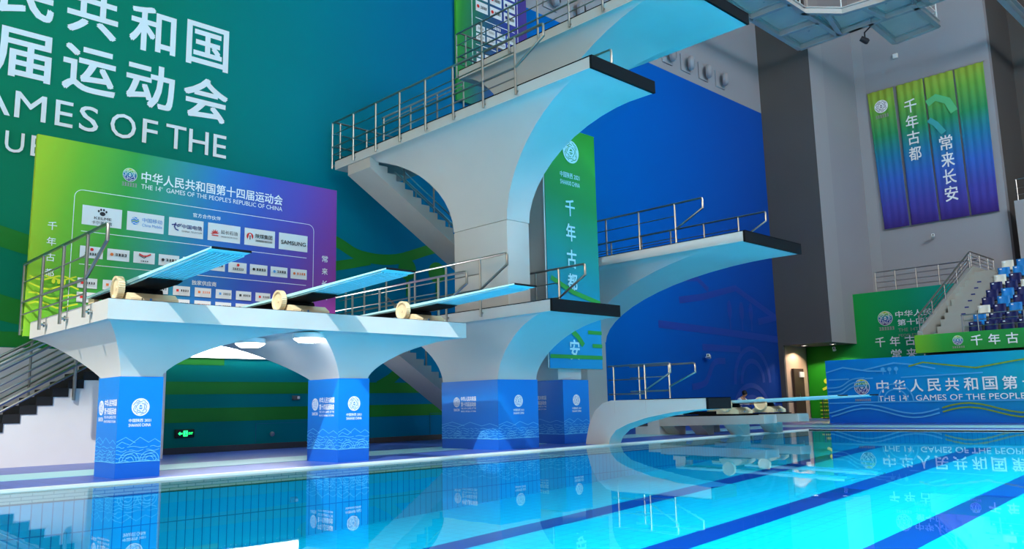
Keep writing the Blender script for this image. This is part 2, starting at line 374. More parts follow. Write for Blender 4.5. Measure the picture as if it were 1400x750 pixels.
LW = MB(); LW.box(-30, 45, -20.4, -20, 0, 9, GREYM); LW.build('wall_front', kind='structure', smooth=False)
cp = MB(); cp.box(-30, PX1+.15, PY1, PY1+.15, -.05, .012, TILE); cp.box(PX1, PX1+.15, -14, PY1, -.05, .012, TILE)
cp.build('trim_1', kind='structure', smooth=False)
def tile_mat(name, c1, mort, bw, bh, ms, axes, off=0.0):
    mt = bpy.data.materials.new(name); mt.use_nodes = True; nt = mt.node_tree; b = nt.nodes['Principled BSDF']
    b.inputs['Roughness'].default_value = .35; b.inputs['Specular IOR Level'].default_value = .1
    g = nt.nodes.new('ShaderNodeNewGeometry'); sp = nt.nodes.new('ShaderNodeSeparateXYZ'); cb = nt.nodes.new('ShaderNodeCombineXYZ')
    nt.links.new(g.outputs['Position'], sp.inputs[0]); nt.links.new(sp.outputs[axes[0]], cb.inputs[0]); nt.links.new(sp.outputs[axes[1]], cb.inputs[1])
    br = nt.nodes.new('ShaderNodeTexBrick'); nt.links.new(cb.outputs[0], br.inputs['Vector']); br.offset = off; br.squash = 1
    br.inputs['Scale'].default_value = 1; br.inputs['Brick Width'].default_value = bw; br.inputs['Row Height'].default_value = bh; br.inputs['Mortar Size'].default_value = ms
    br.inputs['Mortar Smooth'].default_value = .3
    br.inputs['Color1'].default_value = c1; br.inputs['Color2'].default_value = tuple(x*.97 for x in c1[:3])+(1,); br.inputs['Mortar'].default_value = mort
    nt.links.new(br.outputs['Color'], b.inputs['Base Color']); return mt
PFLOOR = tile_mat('pool_floor_tiles', L(5, 203, 242), L(3, 178, 222), .25, .25, .012, ('X', 'Y'))
PWALL = tile_mat('pool_wall_tiles', L(16, 186, 232), L(6, 120, 180), .125, .6, .008, ('X', 'Z'))
PBAND = tile_mat('pool_band_tiles', L(196, 204, 196), L(120, 140, 140), .25, .045, .006, ('X', 'Z'), .5)
PWALL2 = tile_mat('pool_end_tiles', L(16, 186, 232), L(6, 120, 180), .125, .6, .008, ('Y', 'Z'))
LANE = mat('dark_blue_lane_tiles', L(8, 62, 158), .4, spec=.1)
LINEB = mat('dark_tile_line', L(40, 70, 80), .5)
def zf(x): return -1.336+.03957*x
pl = MB()
ys = [-14, PY1]
pl.poly([(PX0, -14, zf(PX0)), (PX1, -14, zf(PX1)), (PX1, PY1, zf(PX1)), (PX0, PY1, zf(PX0))], PFLOOR)
pl.poly([(PX0, PY1, zf(PX0)), (PX1, PY1, zf(PX1)), (PX1, PY1, -.19), (PX0, PY1, -.19)], PWALL)
pl.poly([(PX0, PY1, -.17), (PX1, PY1, -.17), (PX1, PY1, -.03), (PX0, PY1, -.03)], PBAND)
pl.poly([(PX0, PY1-.002, -.19), (PX1, PY1-.002, -.19), (PX1, PY1-.002, -.17), (PX0, PY1-.002, -.17)], LINEB)
pl.poly([(PX1, -14, zf(PX1)), (PX1, PY1, zf(PX1)), (PX1, PY1, 0), (PX1, -14, 0)], PWALL2)
for yc in (9.28, 6.62, 4.25, 1.7):
    def yl(x): return yc+.027*(x-7.6)
    xe = 23.4; hw = .27
    pl.poly([(PX0, yl(PX0)-hw, zf(PX0)+.003), (xe, yl(xe)-hw, zf(xe)+.003), (xe, yl(xe)+hw, zf(xe)+.003), (PX0, yl(PX0)+hw, zf(PX0)+.003)], LANE)
pl.build('pool_basin', kind='structure', smooth=False)
def water_mat():
    mt = bpy.data.materials.new('pool_water'); mt.use_nodes = True; nt = mt.node_tree; nt.nodes.remove(nt.nodes['Principled BSDF'])
    out = nt.nodes['Material Output']; tr = nt.nodes.new('ShaderNodeBsdfTransparent'); tr.inputs[0].default_value = (.80, .985, 1, 1)
    gl = nt.nodes.new('ShaderNodeBsdfGlossy'); gl.inputs['Roughness'].default_value = .012; gl.inputs[0].default_value = (.66, .76, .82, 1)
    fr = nt.nodes.new('ShaderNodeFresnel'); fr.inputs[0].default_value = 1.33
    geo = nt.nodes.new('ShaderNodeNewGeometry'); mul = nt.nodes.new('ShaderNodeMath'); mul.operation = 'MULTIPLY'
    inv = nt.nodes.new('ShaderNodeMath'); inv.operation = 'SUBTRACT'; inv.inputs[0].default_value = 1; nt.links.new(geo.outputs['Backfacing'], inv.inputs[1])
    nt.links.new(fr.outputs[0], mul.inputs[0]); nt.links.new(inv.outputs[0], mul.inputs[1])
    nz = nt.nodes.new('ShaderNodeTexNoise'); nz.inputs['Scale'].default_value = 1.6; nz.inputs['Detail'].default_value = 2; nt.links.new(geo.outputs['Position'], nz.inputs['Vector'])
    bp = nt.nodes.new('ShaderNodeBump'); bp.inputs['Strength'].default_value = .05; bp.inputs['Distance'].default_value = .01
    nt.links.new(nz.outputs['Fac'], bp.inputs['Height']); nt.links.new(bp.outputs[0], gl.inputs['Normal']); nt.links.new(bp.outputs[0], fr.inputs['Normal'])
    mx = nt.nodes.new('ShaderNodeMixShader'); nt.links.new(mul.outputs[0], mx.inputs[0]); nt.links.new(tr.outputs[0], mx.inputs[1]); nt.links.new(gl.outputs[0], mx.inputs[2])
    nt.links.new(mx.outputs[0], out.inputs[0]); return mt
wt = MB(); wt.poly([(PX0, -14, -.02), (PX1, -14, -.02), (PX1, PY1, -.02), (PX0, PY1, -.02)], water_mat()); wt.build('pool_water', kind='structure', smooth=False)

# ------------------------------------------------------------------ platforms
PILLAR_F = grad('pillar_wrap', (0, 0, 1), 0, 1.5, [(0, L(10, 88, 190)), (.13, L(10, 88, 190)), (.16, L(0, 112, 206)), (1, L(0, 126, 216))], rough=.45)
def loft(mb, r0, r1, z0, z1, mt, n=12, e=1.08, rear=0.0):
    """concave haunch between a small rectangle r0=(x0,x1,y0,y1) at z0 and a large one r1 at z1"""
    rings = []
    for i in range(n+1):
        t = math.pi/2*i/n; k = 1-max(0, math.cos(t))**e; z = z0+(z1-z0)*math.sin(t)**e
        zf = math.sin(t)**e; R = [r0[j]+(r1[j]-r0[j])*((k*(1-rear)+zf*rear) if j == 3 else k) for j in range(4)]
        rings.append([(R[0], R[2], z), (R[1], R[2], z), (R[1], R[3], z), (R[0], R[3], z)])
    v = [p for r in rings for p in r]; f = []
    for i in range(n):
        for j in range(4): f.append((i*4+j, i*4+(j+1) % 4, i*4+4+(j+1) % 4, i*4+4+j))
    f.append((0, 3, 2, 1)); f.append(tuple(n*4+j for j in range(4))); mb.mesh(v, f, mt)
def pillar_art(parent, x0, x1, y0, y1, seed):
    P = Panel((x0, y0, 0), (1, 0, 0), e=.003); w = x1-x0; cx = w*.5
    P.emblem(cx, 1.02, .13, WHITEP, mat('emblem_blue_line', L(10, 110, 205), .6), seed)
    P.text('中国陕西 2021', cx-.16, cx+.16, .80, .85, WHITEP, .02); P.text('SHAANXI CHINA', cx-.16, cx+.16, .735, .78, WHITEP, .02)
    def scape(P, w, k):
        rn = random.Random(seed+k)
        P.stroke([(0, .46), (.12*w, .52), (.3*w, .47), (.52*w, .58), (.72*w, .5), (.86*w, .55), (w, .49)], .008, LBLUE)
        P.stroke([(0, .52), (.2*w, .585), (.42*w, .5)], .008, LBLUE)
        for i in range(5):
            z = .44-.05*i; a = 0
            while a < w-.05:
                b = min(w, a+.08+.25*rn.random()); P.stroke([(a+(b-a)*t/6, z+.012*math.sin(t*1.05+i)) for t in range(7)], .008, LBLUE); a = b+.04
        for c in (.3*w, .75*w):
            for r in (.14, .10, .06): P.stroke([(c+r*math.cos(t*.314), .24+r*math.sin(t*.314)) for t in range(11)], .008, LBLUE)
        P.stroke([(0, .225), (w*.5, .232), (w, .225)], .01, LBLUE)
    scape(P, w, 0); P.build('lettering', parent, 'white round emblem, lettering and line landscape printed on the front')
    P = Panel((x0, y1, 0), (0, -1, 0), e=.003); d = y1-y0
    a = d*.5-.36 if d < 1.4 else d*.42-.36
    P.emblem(a+.1, 1.02, .11, WHITEP, mat('emblem_blue_line', L(10, 110, 205), .6), seed); P.text('SHAANXI CHINA', a, a+.2, .82, .88, WHITEP, .02)
    P.text('中华人民共和国', a+.25, a+.75, 1.04, 1.14, WHITEP, .03); P.text('第十四届运动会', a+.25, a+.75, .92, 1.02, WHITEP, .03)
    P.text('THE 14TH GAMES OF THE', a+.25, a+.75, .86, .9, WHITEP, .01); P.text("PEOPLE'S REPUBLIC OF CHINA", a+.25, a+.75, .80, .835, WHITEP, .01)
    scape(P, d, 5); P.build('side_lettering', parent, 'white emblem and two lines of Chinese printed on the side')
def pillar(root, x0, x1, y0, y1, h, seed):
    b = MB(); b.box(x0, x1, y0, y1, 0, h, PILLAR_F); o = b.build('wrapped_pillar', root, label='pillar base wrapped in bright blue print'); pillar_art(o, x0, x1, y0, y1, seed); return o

# springboard platform, 3 m
sp = thing('springboard_platform', 'wide white concrete platform on two blue pillars carrying three springboards', 'diving platform', (7.3, 13.5, 0))
b = MB(); b.box(3.95, 10.62, 12.2, 16.1, 2.25, 2.54, CONC); b.build('deck_slab', sp)
b = MB(); b.box(3.97, 10.60, 12.22, 16.1, 2.53, 2.55, mat('dark_deck_mat', L(52, 60, 74), .8)); b.build('surface_mat', sp, label='dark non-slip deck mat')
b = MB(); loft(b, (4.36, 4.96, 12.76, 13.6), (3.96, 7.3, 12.21, 16.09), 1.47, 2.25, CONC, 14, 1.33, .8); b.build('haunch', sp)
b = MB(); loft(b, (8.09, 8.70, 12.76, 13.75), (7.3, 10.61, 12.21, 16.09), 1.47, 2.25, CONC, 14, 1.33, .8); b.build('haunch', sp)
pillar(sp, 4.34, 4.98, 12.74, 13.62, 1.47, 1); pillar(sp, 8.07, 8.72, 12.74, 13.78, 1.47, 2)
# 3 m platform
t3 = thing('diving_platform', 'lowest tower platform with black front edge, on a broad blue pillar', 'diving platform', (12.7, 14, 0))
b = MB(); b.box(11.84, 13.96, 11.05, 16.85, 2.75, 2.985, CONC); b.box(10.9, 12.0, 16.85, 18.7, 2.75, 2.985, CONC); b.build('deck_slab', t3)
b = MB(); loft(b, (12.12, 13.30, 12.92, 14.76), (11.85, 13.95, 11.2, 16.6), 1.48, 2.75, CONC, 14, 1.2); b.build('haunch', t3)
b = MB(); b.box(11.83, 13.97, 10.99, 11.05, 2.75, 3.0, BLACK); b.box(11.83, 13.97, 11.0, 16.85, 2.985, 3.0, BLACK); b.build('edge_mat', t3, label='black rubber edge strip and surface mat')
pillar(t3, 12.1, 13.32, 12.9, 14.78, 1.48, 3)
# 7.5 m platform
t7 = thing('diving_platform', 'second highest platform of the tower, with flared concrete column and long railing', 'diving platform', (12.6, 13.7, 3.0))
b = MB(); b.box(11.53, 13.53, 9.55, 18.5, 7.25, 7.48, CONC); b.build('deck_slab', t7)
b = MB(); loft(b, (12.38, 13.08, 12.8, 14.62), (11.54, 13.52, 9.7, 17.7), 5.0, 7.25, CONC); b.build('haunch', t7)
b = MB(); b.bbox(12.38, 13.08, 12.8, 14.62, 3.0, 5.0, CONC, .03); b.build('column', t7)
b = MB(); b.box(11.52, 13.54, 9.49, 9.55, 7.24, 7.5, BLACK); b.box(11.52, 13.54, 9.5, 18.5, 7.48, 7.5, BLACK); b.build('edge_mat', t7, label='black rubber edge strip and surface mat')
# 10 m platform
t10 = thing('diving_platform', 'highest and widest platform, cut off by the top of the photo', 'diving platform', (15, 13.9, 0))
b = MB(); b.box(13.96, 16.96, 9.18, 16.2, 9.74, 9.98, CONC); b.build('deck_slab', t10)
b = MB(); loft(b, (14.55, 15.4, 13.4, 14.9), (13.97, 16.95, 9.3, 16.1), 7.9, 9.74, CONC); b.build('haunch', t10)
b = MB(); b.bbox(14.55, 15.4, 13.4, 14.9, 1.5, 7.9, CONC, .03); b.build('column', t10)
b = MB(); b.box(13.95, 16.97, 9.12, 9.18, 9.73, 10, BLACK); b.box(13.95, 16.97, 9.12, 16.2, 9.98, 10, BLACK); b.build('edge_mat', t10, label='black rubber edge strip and surface mat')
pillar(t10, 14.62, 15.55, 13.32, 14.95, 1.5, 4)
# 5 m platform
t5 = thing('diving_platform', 'platform with black front edge projecting right in front of the plain blue wall', 'diving platform', (19.1, 16.7, 0))
b = MB(); b.box(17.72, 20.56, 10.08, 18.2, 4.74, 4.985, CONC); b.build('deck_slab', t5)
b = MB(); loft(b, (18.6, 19.5, 15.95, 17.5), (17.73, 20.55, 10.2, 18.1), 2.75, 4.74, CONC, 14); b.build('haunch', t5)
b = MB(); b.bbox(18.6, 19.5, 15.95, 17.5, 0, 2.75, CONC, .03); b.build('column', t5)
b = MB(); b.box(17.71, 20.57, 10.02, 10.08, 4.72, 5.0, BLACK); b.box(17.71, 20.57, 10.02, 18.2, 4.985, 5.0, BLACK); b.build('edge_mat', t5, label='black rubber edge strip and surface mat')
# 1 m platform
t1 = thing('diving_platform', 'low curved concrete platform just above the water with black front edge', 'diving platform', (15.2, 12.6, 0))
prof = [(9.5, .985), (12.0, .985), (12.25, .93), (12.5, .76), (12.68, .45), (12.78, .12), (12.8, 0), (12.12, 0), (12.06, .16), (11.9, .32), (11.55, .46), (11.0, .6), (10.3, .71), (9.5, .77)]
b = MB(); n = len(prof); xr = lambda y: 15.62-.5*min(1, max(0, (y-11.2)/1.1))
b.mesh([(14.78, y, z) for y, z in prof]+[(xr(y), y, z) for y, z in prof], [list(range(n))[::-1], list(range(n, 2*n))]+[(i, (i+1) % n, n+(i+1) % n, n+i) for i in range(n)], CONC); b.build('curved_slab', t1)
b = MB(); b.box(14.77, 15.63, 9.44, 9.5, .76, 1.0, BLACK); b.box(14.77, 15.63, 9.44, 11.2, .985, 1.0, BLACK); b.build('edge_mat', t1, label='black rubber edge strip and surface mat')
# low 1 m springboard platforms
def low_platform(label, x0, x1, y0, y1, feet):
    t = thing('low_springboard_platform', label, 'springboard platform', ((x0+x1)/2, (y0+y1)/2, 0), 'low springboard platforms')
    b = MB(); b.prism([(y0, .31), (y1, .24), (y1, .50), (y0, .53)], 'x', x0, x1, CONC_D); b.build('deck_slab', t)
    b = MB(); b.prism([(y0+.5, .528), (y1-.1, .503), (y1-.1, .53), (y0+.5, .555)], 'x', x0+.02, x1-.02, BLACK); b.build('surface_mat', t, label='black rubber mat')
    for fy in feet:
        b = MB(); b.prism([(x0+.02, .29), (x1-.02, .29), (x1-.02, 0), (x1-.28, 0)], 'y', fy, fy+.42, CONC_D); b.build('foot', t)
    return t
low_platform('low grey concrete springboard platform nearest the black-edged low platform', 19.75, 20.42, 11.0, 14.3, (11.8, 12.92, 13.86))
low_platform('low grey concrete springboard platform at the far end beside the passage', 21.6, 22.24, 11.0, 14.3, (11.8, 12.92, 13.86))
b = MB(); b.prism([(14.33, 0), (15.2, 0), (15.2, .22), (14.75, .22), (14.75, .45), (14.33, .45)], 'x', 19.8, 20.4, WHITEW)
o = b.build('step_block', loc=(20.1, 14.6, 0)); tag(o, 'small white two-step block behind the nearer low grey springboard platform', 'steps')

# ------------------------------------------------------------------ stairs
def flight(name, label, x0, z0, x1, z1, y0, y1, n, soffit, mt, solid=False):
    t = thing(name, label, 'stairs', ((x0+x1)/2, (y0+y1)/2, min(z0, z1)))
    dx = (x1-x0)/n; dz = (z1-z0)/n; top = [(x0, z0)]
    for i in range(n): top += [(x0+dx*i, z0+dz*(i+1)), (x0+dx*(i+1), z0+dz*(i+1))] if dz > 0 else [(x0+dx*(i+1), z0+dz*i), (x0+dx*(i+1), z0+dz*(i+1))]
    if solid: poly = top + [(x1, 0), (x0, 0)]
    else: poly = top + [(x1, z1-soffit), (x0, z0-soffit)]
    b = MB(); b.prism(poly, 'y', y0, y1, mt); b.build('flight_body', t)
    return t, dx, dz
f1, dx, dz = flight('concrete_staircase', 'upper concrete stair flight rising to the second highest platform', 11.55, 7.24, 16.2, 4.45, 16.9, 17.9, 17, .27, CONC_D)
f2, dx, dz = flight('concrete_staircase', 'lower concrete stair flight seen in the arch behind the springboard platform', 12.02, 2.79, 15.7, .4, 16.9, 17.9, 15, .27, CONC_D)
f3, dx, dz = flight('white_staircase', 'white walled stair with black step nosings at the left behind the first pillar', 2.62, 0, 6.89, 2.55, 17.5, 18.7, 16, 0, WHITEW, True)
b = MB()
for i in range(16):
    xa = 2.62+.2669*i; za = .159375*i; b.box(xa-.006, xa+.275, 17.485, 18.7, za+.0, za+.168, NAVYB)
b.build('step_nosing', f3, label='black step faces and nosings')

# ------------------------------------------------------------------ railings
def rail(label, P0, P1, z0, z1, posts, levels, ends=None, loop=None, out=(0, 0), drop=.2, group='steel guard rails', pr=.026, name='guard_rail', loop_lv=.37):
    """straight railing from P0=(x,y) to P1; posts = distances along it; loop = distance beyond last post where the top rail turns down and back"""
    d = Vector((P1[0]-P0[0], P1[1]-P0[1])); Ln = d.length; d.normalize()
    def pt(s, h): return (P0[0]+d.x*s, P0[1]+d.y*s, z0+(z1-z0)*s/Ln+h)
    t = thing(name, label, 'railing', pt(posts[0], -drop), group)
    top = levels[0]
    pts = [pt(0, top[0]), pt(Ln, top[0])]
    if loop:
        s1, hd = loop
        pts = [pt(0, top[0]), pt(s1-.05, top[0]), pt(s1-.012, top[0]-.015), pt(s1, top[0]-.06), pt(s1, top[0]-hd), pt(posts[-1], loop_lv)]
    b = MB(); b.tube(pts, top[1], STEEL); b.build('handrail', t)
    for h, r in levels[1:]:
        b = MB(); b.tube([pt(0, h), pt(posts[-1], h)], r, STEEL, 6); b.build('mid_rail', t)
    for s in posts:
        b = MB(); b.tube([pt(s, -drop), pt(s, top[0])], pr, STEEL); po = b.build('post', t)
        if out != (0, 0):
            q = pt(s, -drop+.09); b = MB(); b.tube([q, (q[0]-out[0]*.12, q[1]-out[1]*.12, q[2])], .02, STEEL); b.lathe([(.045, 0), (.045, .012)], (q[0]-out[0]*.075, q[1]-out[1]*.075, q[2]), (out[0], out[1], 0), STEEL, 10); b.build('bracket', po)
    return t
LV = ((1.05, .026), (.72, .013), (.37, .022), (.15, .013))
rail('steel guard rail on the left side of the springboard platform', (3.83, 16.23), (3.83, 12.0), 2.52, 2.52, (0, 1.15, 2.25, 3.38), LV, None, (4.22, .24), (-1, 0), .2)
rail('steel guard rail along the right side of the springboard platform, behind the third board', (10.74, 17.2), (10.74, 12.2), 2.55, 2.55, (.8, 1.9, 3.0, 4.0), LV, None, (4.9, .24), (1, 0), .2)
rail('long steel guard rail on the left side of the lowest tower platform', (11.78, 18.6), (11.78, 12.1), 3.03, 3.03, (.3, 1.15, 2.1, 3.25, 4.4, 5.55), LV, None, (6.4, .24), (-1, 0), .22)
rail('short steel guard rail on the right side of the lowest tower platform', (13.92, 14.2), (13.92, 11.9), 2.98, 2.98, (.05, .75, 1.5), LV[:3], None, (2.3, .24), (0, 0), 0)
rail('long steel guard rail on the left side of the second highest platform', (11.47, 18.55), (11.47, 9.6), 7.5, 7.5, tuple(i*1.005 for i in range(8)), LV, None, (7.87, .26), (-1, 0), .22)
rail('steel guard rail on the far side of the second highest platform', (13.48, 18.5), (13.48, 10.5), 7.5, 7.5, (0, 1.5, 3, 4.5, 6, 7.2), LV[:3], None, (7.95, .3), (0, 0), 0)
rail('steel guard rail across the rear end of the second highest platform', (11.5, 18.45), (13.46, 18.45), 7.5, 7.5, (.15, 1.0, 1.9), LV, None, None, (0, 0), 0)
rail('long steel guard rail on the left side of the highest platform', (13.9, 16.22), (13.9, 9.4), 9.98, 9.98, tuple(i*1.03 for i in range(7)), LV, None, None, (-1, 0), .22)
rail('steel guard rail across the rear end of the highest platform', (13.95, 16.12), (16.9, 16.12), 10, 10, (.2, 1.4, 2.8), LV, None, None, (0, 0), 0)
rail('steel guard rail on the near side of the platform before the blue wall', (17.78, 18.1), (17.78, 11.1), 5.0, 5.0, (.3, 1.5, 2.6, 3.73, 4.88, 6.05), LV[:3]+((.15, .012),), None, (6.9, .26), (0, 0), 0)
rail('low steel guard rail on the far side of the platform before the blue wall', (20.52, 18.0), (20.52, 10.9), 5.0, 5.0, (.3, 1.6, 2.8, 3.9, 5.07, 6.2), LV[:3], None, (7.05, .26), (0, 0), 0)
rail('steel guard rail on the near side of the low curved platform', (14.8, 12.06), (14.8, 10.3), .82, .82, (.15, 1.02), ((.93, .022), (.62, .016), (.3, .022), (.03, .014)), None, (1.7, .2), (-1, 0), .12, pr=.022)
rail('steel guard rail on the far side of the low curved platform', (15.6, 12.06), (15.6, 10.2), .9, .9, (.26, 1.1), ((.86, .022), (.6, .014), (.28, .022), (.06, .014)), None, (1.8, .2), (1, 0), .1, pr=.022)
# stair railings
sl = 2.55/4.5
rail('double steel handrail on the near side of the white staircase', (2.62, 17.46), (6.8, 17.46), .17, 2.66, (.4, 2.5, 3.7), ((.98, .038), (.86, .032), (.58, .022), (.44, .022), (.22, .036), (.08, .024)), None, None, (0, -1), .45, name='stair_handrail', pr=.035)
rail('double steel handrail on the wall side of the white staircase', (2.62, 18.62), (6.8, 18.62), .17, 2.66, (.8, 2.0, 3.2), ((1.05, .028), (.95, .025), (.6, .018), (.2, .025)), None, None, (0, 0), 0.05, name='stair_handrail')
rail('dark steel rail on the upper concrete stair flight', (12.4, 17.0), (16.2, 17.0), 6.76, 4.48, (.3, 1.3, 2.5, 3.6), ((.95, .028), (.85, .022), (.5, .018), (.25, .018)), None, None, (0, 0), .15, name='stair_handrail')
rail('steel rail on the wall side of the upper concrete stair flight', (12.4, 17.8), (16.2, 17.8), 6.76, 4.48, (.3, 1.3, 2.5, 3.6), ((.95, .028), (.5, .018)), None, None, (0, 0), .1, name='stair_handrail')
rail('dark steel rail on the lower concrete stair flight', (12.1, 17.0), (15.7, 17.0), 2.77, .44, (.3, .75, 1.3, 2.5), ((.95, .028), (.5, .018)), None, None, (0, 0), .15, name='stair_handrail')
rail('steel landing rail rising behind the second highest platform railing', (12.35, 17.5), (15.6, 17.5), 7.58, 9.63, (.05, .95, 1.9, 2.9), ((1.03, .03), (.9, .02), (.5, .018), (.12, .03)), None, None, (0, 0), 0, name='stair_handrail')

# ------------------------------------------------------------------ springboards
def springboard(x, y, z, label, group):
    t = thing('springboard', label, 'springboard', (x, y, z), group)
    b = MB(); n = 16; w = .27
    A = []
    for i in range(n+1):
        s = i/n; yy = y+1.75-4.83*s; zz = z+.33+.12*s; th = .024+.028*max(0, 1-abs(s-.4)*2)
        A.append((yy, zz, th))
    v = []; f = []
    for yy, zz, th in A: v += [(x+.02, yy, zz), (x+.02+2*w, yy, zz), (x+.02+2*w, yy, zz-th), (x+.02, yy, zz-th)]
    for i in range(n):
        for j in range(4): f.append((i*4+j, i*4+4+j, i*4+4+(j+1) % 4, i*4+(j+1) % 4))
    f += [(0, 1, 2, 3), (n*4+3, n*4+2, n*4+1, n*4)]
    b.mesh(v, f, BOARD)
    for k in range(9):   # lengthwise ribs under the board
        xx = x+.05+.06*k
        b.prism([(y-2.9, z+.415), (y+1.6, z+.30), (y+1.6, z+.285), (y-.3, z+.305), (y-2.9, z+.40)], 'x', xx, xx+.022, BOARD)
    bo = b.build('board', t)
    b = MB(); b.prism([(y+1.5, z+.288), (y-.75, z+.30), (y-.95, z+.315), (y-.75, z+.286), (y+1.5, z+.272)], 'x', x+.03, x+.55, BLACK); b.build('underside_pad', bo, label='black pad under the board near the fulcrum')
    b = MB(); b.box(x+.02, x+.56, y-3.09, y-3.075, z+.425, z+.455, BLACK); b.build('tip_strip', bo, label='black tip edge')
    # hand wheel
    b = MB(); c = Vector((x-.06, y, z+.27)); R = .18
    b.lathe([(.02, -.02), (R*.80, -.02), (R*.82, -.045), (R*.97, -.05), (R*.97, .05), (R*.82, .05), (R*.8, .02), (.02, .02)], c, (1, 0, 0), BEIGE, 32)
    for k in range(32):
        a = 2*math.pi*k/32
        q = c+Vector((0, math.cos(a), math.sin(a)))*R*.985; b.bar(q-Vector((.048, 0, 0)), q+Vector((.048, 0, 0)), .016, .014, BEIGE, (0, math.cos(a), math.sin(a)))
    b.lathe([(.03, -.03), (.03, .09)], c, (1, 0, 0), BEIGE, 12); b.build('hand_wheel', t, label='cream ridged hand wheel')
    # fulcrum carriage
    b = MB(); b.prism([(y-.34, z+.02), (y+.34, z+.02), (y+.34, z+.1), (y+.2, z+.19), (y-.2, z+.19), (y-.34, z+.1)], 'x', x+.02, x+.74, BEIGE)
    b.lathe([(.07, 0), (.07, .6)], (x, y, z+.22), (1, 0, 0), BLACK, 14); b.build('fulcrum', t, label='cream fulcrum carriage with black roller')
    b = MB()
    b.box(x+.18, x+.19, y-.346, y-.338, z+.07, z+.1, INK); b.box(x+.3, x+.33, y-.346, y-.338, z+.06, z+.1, INKB); b.build('maker_mark', t, label='small dark mark on the carriage')
    b = MB(); b.box(x+.05, x+.53, y+1.45, y+1.85, z, z+.1, BEIGE); b.box(x+.08, x+.16, y+1.5, y+1.8, z+.1, z+.3, BEIGE); b.box(x+.42, x+.50, y+1.5, y+1.8, z+.1, z+.3, BEIGE); b.build('hinge_stand', t, label='cream rear hinge stand')
    b = MB(); b.box(x+.06, x+.52, y+.3, y+1.45, z+.01, z+.035, BLACK); b.box(x+.08, x+.12, y-.3, y+1.5, z+.03, z+.09, BLACK); b.box(x+.46, x+.5, y-.3, y+1.5, z+.03, z+.09, BLACK); b.build('track', t, label='black carriage track')
    return t
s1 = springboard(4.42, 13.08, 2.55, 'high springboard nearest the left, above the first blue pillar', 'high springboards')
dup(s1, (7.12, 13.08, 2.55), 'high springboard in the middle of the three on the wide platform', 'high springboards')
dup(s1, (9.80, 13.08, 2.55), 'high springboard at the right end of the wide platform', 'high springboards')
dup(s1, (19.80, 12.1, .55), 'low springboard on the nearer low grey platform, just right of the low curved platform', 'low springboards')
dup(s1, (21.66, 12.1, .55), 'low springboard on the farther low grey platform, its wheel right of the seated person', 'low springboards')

# ------------------------------------------------------------------ sponsor board behind the springboards
KS = 16.14/16.9
def sx(x): return x*KS
def sz(z): return .92+(z-.92)*KS
SPG = grad('sponsor_print', (1, 0, -.18), 2.95, 9.6, [(0, L(168, 200, 40)), (.10, L(112, 184, 46)), (.24, L(48, 160, 70)), (.38, L(44, 146, 150)), (.50, L(36, 120, 196)), (.64, L(52, 88, 190)), (.78, L(86, 74, 178)), (.92, L(128, 62, 158)), (1, L(142, 48, 140))])
sb = thing('sponsor_board', 'large green to purple sponsor board with rows of white logo cards behind the springboards', 'sponsor board', (7, 16.18, 2.3))
b = MB(); b.box(sx(4.05), sx(10.59), 16.14, 16.24, 2.3, sz(6.19), SPG); b.build('printed_panel', sb)
P = Panel((0, 16.14, 0), (1, 0, 0), e=.003)
def A(f, *a): return f(*a)
def R_(x0, x1, z0, z1, mt): P.rect(sx(x0), sx(x1), sz(z0), sz(z1), mt)
def T_(s, x0, x1, z0, z1, mt, bold=.0): P.text(s, sx(x0), sx(x1), sz(z0), sz(z1), mt, bold)
P.emblem(sx(5.75), sz(5.70), .14*KS, rainbow('emblem_sponsor', sz(5.56), sz(5.84)), WHITEP, 4, WHITEP); P.lv = 1; P.smudge(sx(5.6), sx(5.9), sz(5.46), sz(5.54), 6, PEWTER)
T_('中华人民共和国第十四届运动会', 5.98, 9.14, 5.59, 5.82, WHITEP, .025); T_("THE 14   GAMES OF THE PEOPLE'S REPUBLIC OF CHINA", 5.98, 9.14, 5.455, 5.555, WHITEP, .008); T_('TH', 6.34, 6.41, 5.515, 5.555, WHITEP)
# rounded frame
fr = []
for cx_, cz_, a0 in ((9.82, 5.09, 0), (4.9, 5.09, 90), (4.9, 2.75, 180), (9.82, 2.75, 270)):
    for k in range(6): fr.append((sx(cx_+.15*math.cos(math.radians(a0+18*k))), sz(cz_+.15*math.sin(math.radians(a0+18*k)))))
P.stroke(fr, .012, WHITEP, True)
for z in (4.43, 3.785): R_(4.9, 9.79, z-.006, z+.006, WHITEP)
P.vtext('千年古都', sx(4.40), .15, sz(4.54), .30*KS, .15, WHITEP); P.vtext('常来长安', sx(10.28), .15, sz(4.54), .30*KS, .15, WHITEP)
T_('官方合作伙伴', 7.07, 7.68, 5.02, 5.11, WHITEP, .02); T_('独家供应商', 7.10, 7.63, 3.57, 3.67, WHITEP, .02)
for i in range(6): R_(4.9+.834*i, 4.9+.834*i+.735, 4.565, 4.95, CARD)
for i in range(10): R_(4.9+.4978*i, 4.9+.4978*i+.42, 3.915, 4.145, CARD)
for i in range(11):
    R_(4.89+.4555*i, 4.89+.4555*i+.355, 3.325, 3.52, CARD); R_(4.89+.4555*i, 4.89+.4555*i+.355, 3.05, 3.245, CARD)
P.lv = 2
c0 = sx(5.27); z0 = sz(4.83)     # paw
P.disc(c0, z0-.015, .05, INK, 16, .04)
for dx_, dz_ in ((-.07, .03), (-.03, .06), (.02, .06), (.065, .03)): P.disc(c0+dx_, z0+dz_, .018, INK, 12, .024)
T_('KELME', 5.12, 5.44, 4.695, 4.745, INK, .01); T_('卡尔美体育', 5.08, 5.46, 4.595, 4.665, INK)
c0 = sx(5.89); z0 = sz(4.765); P.disc(c0, z0, .075, mat('print_azure', L(60, 140, 220), .6)); P.lv = 3
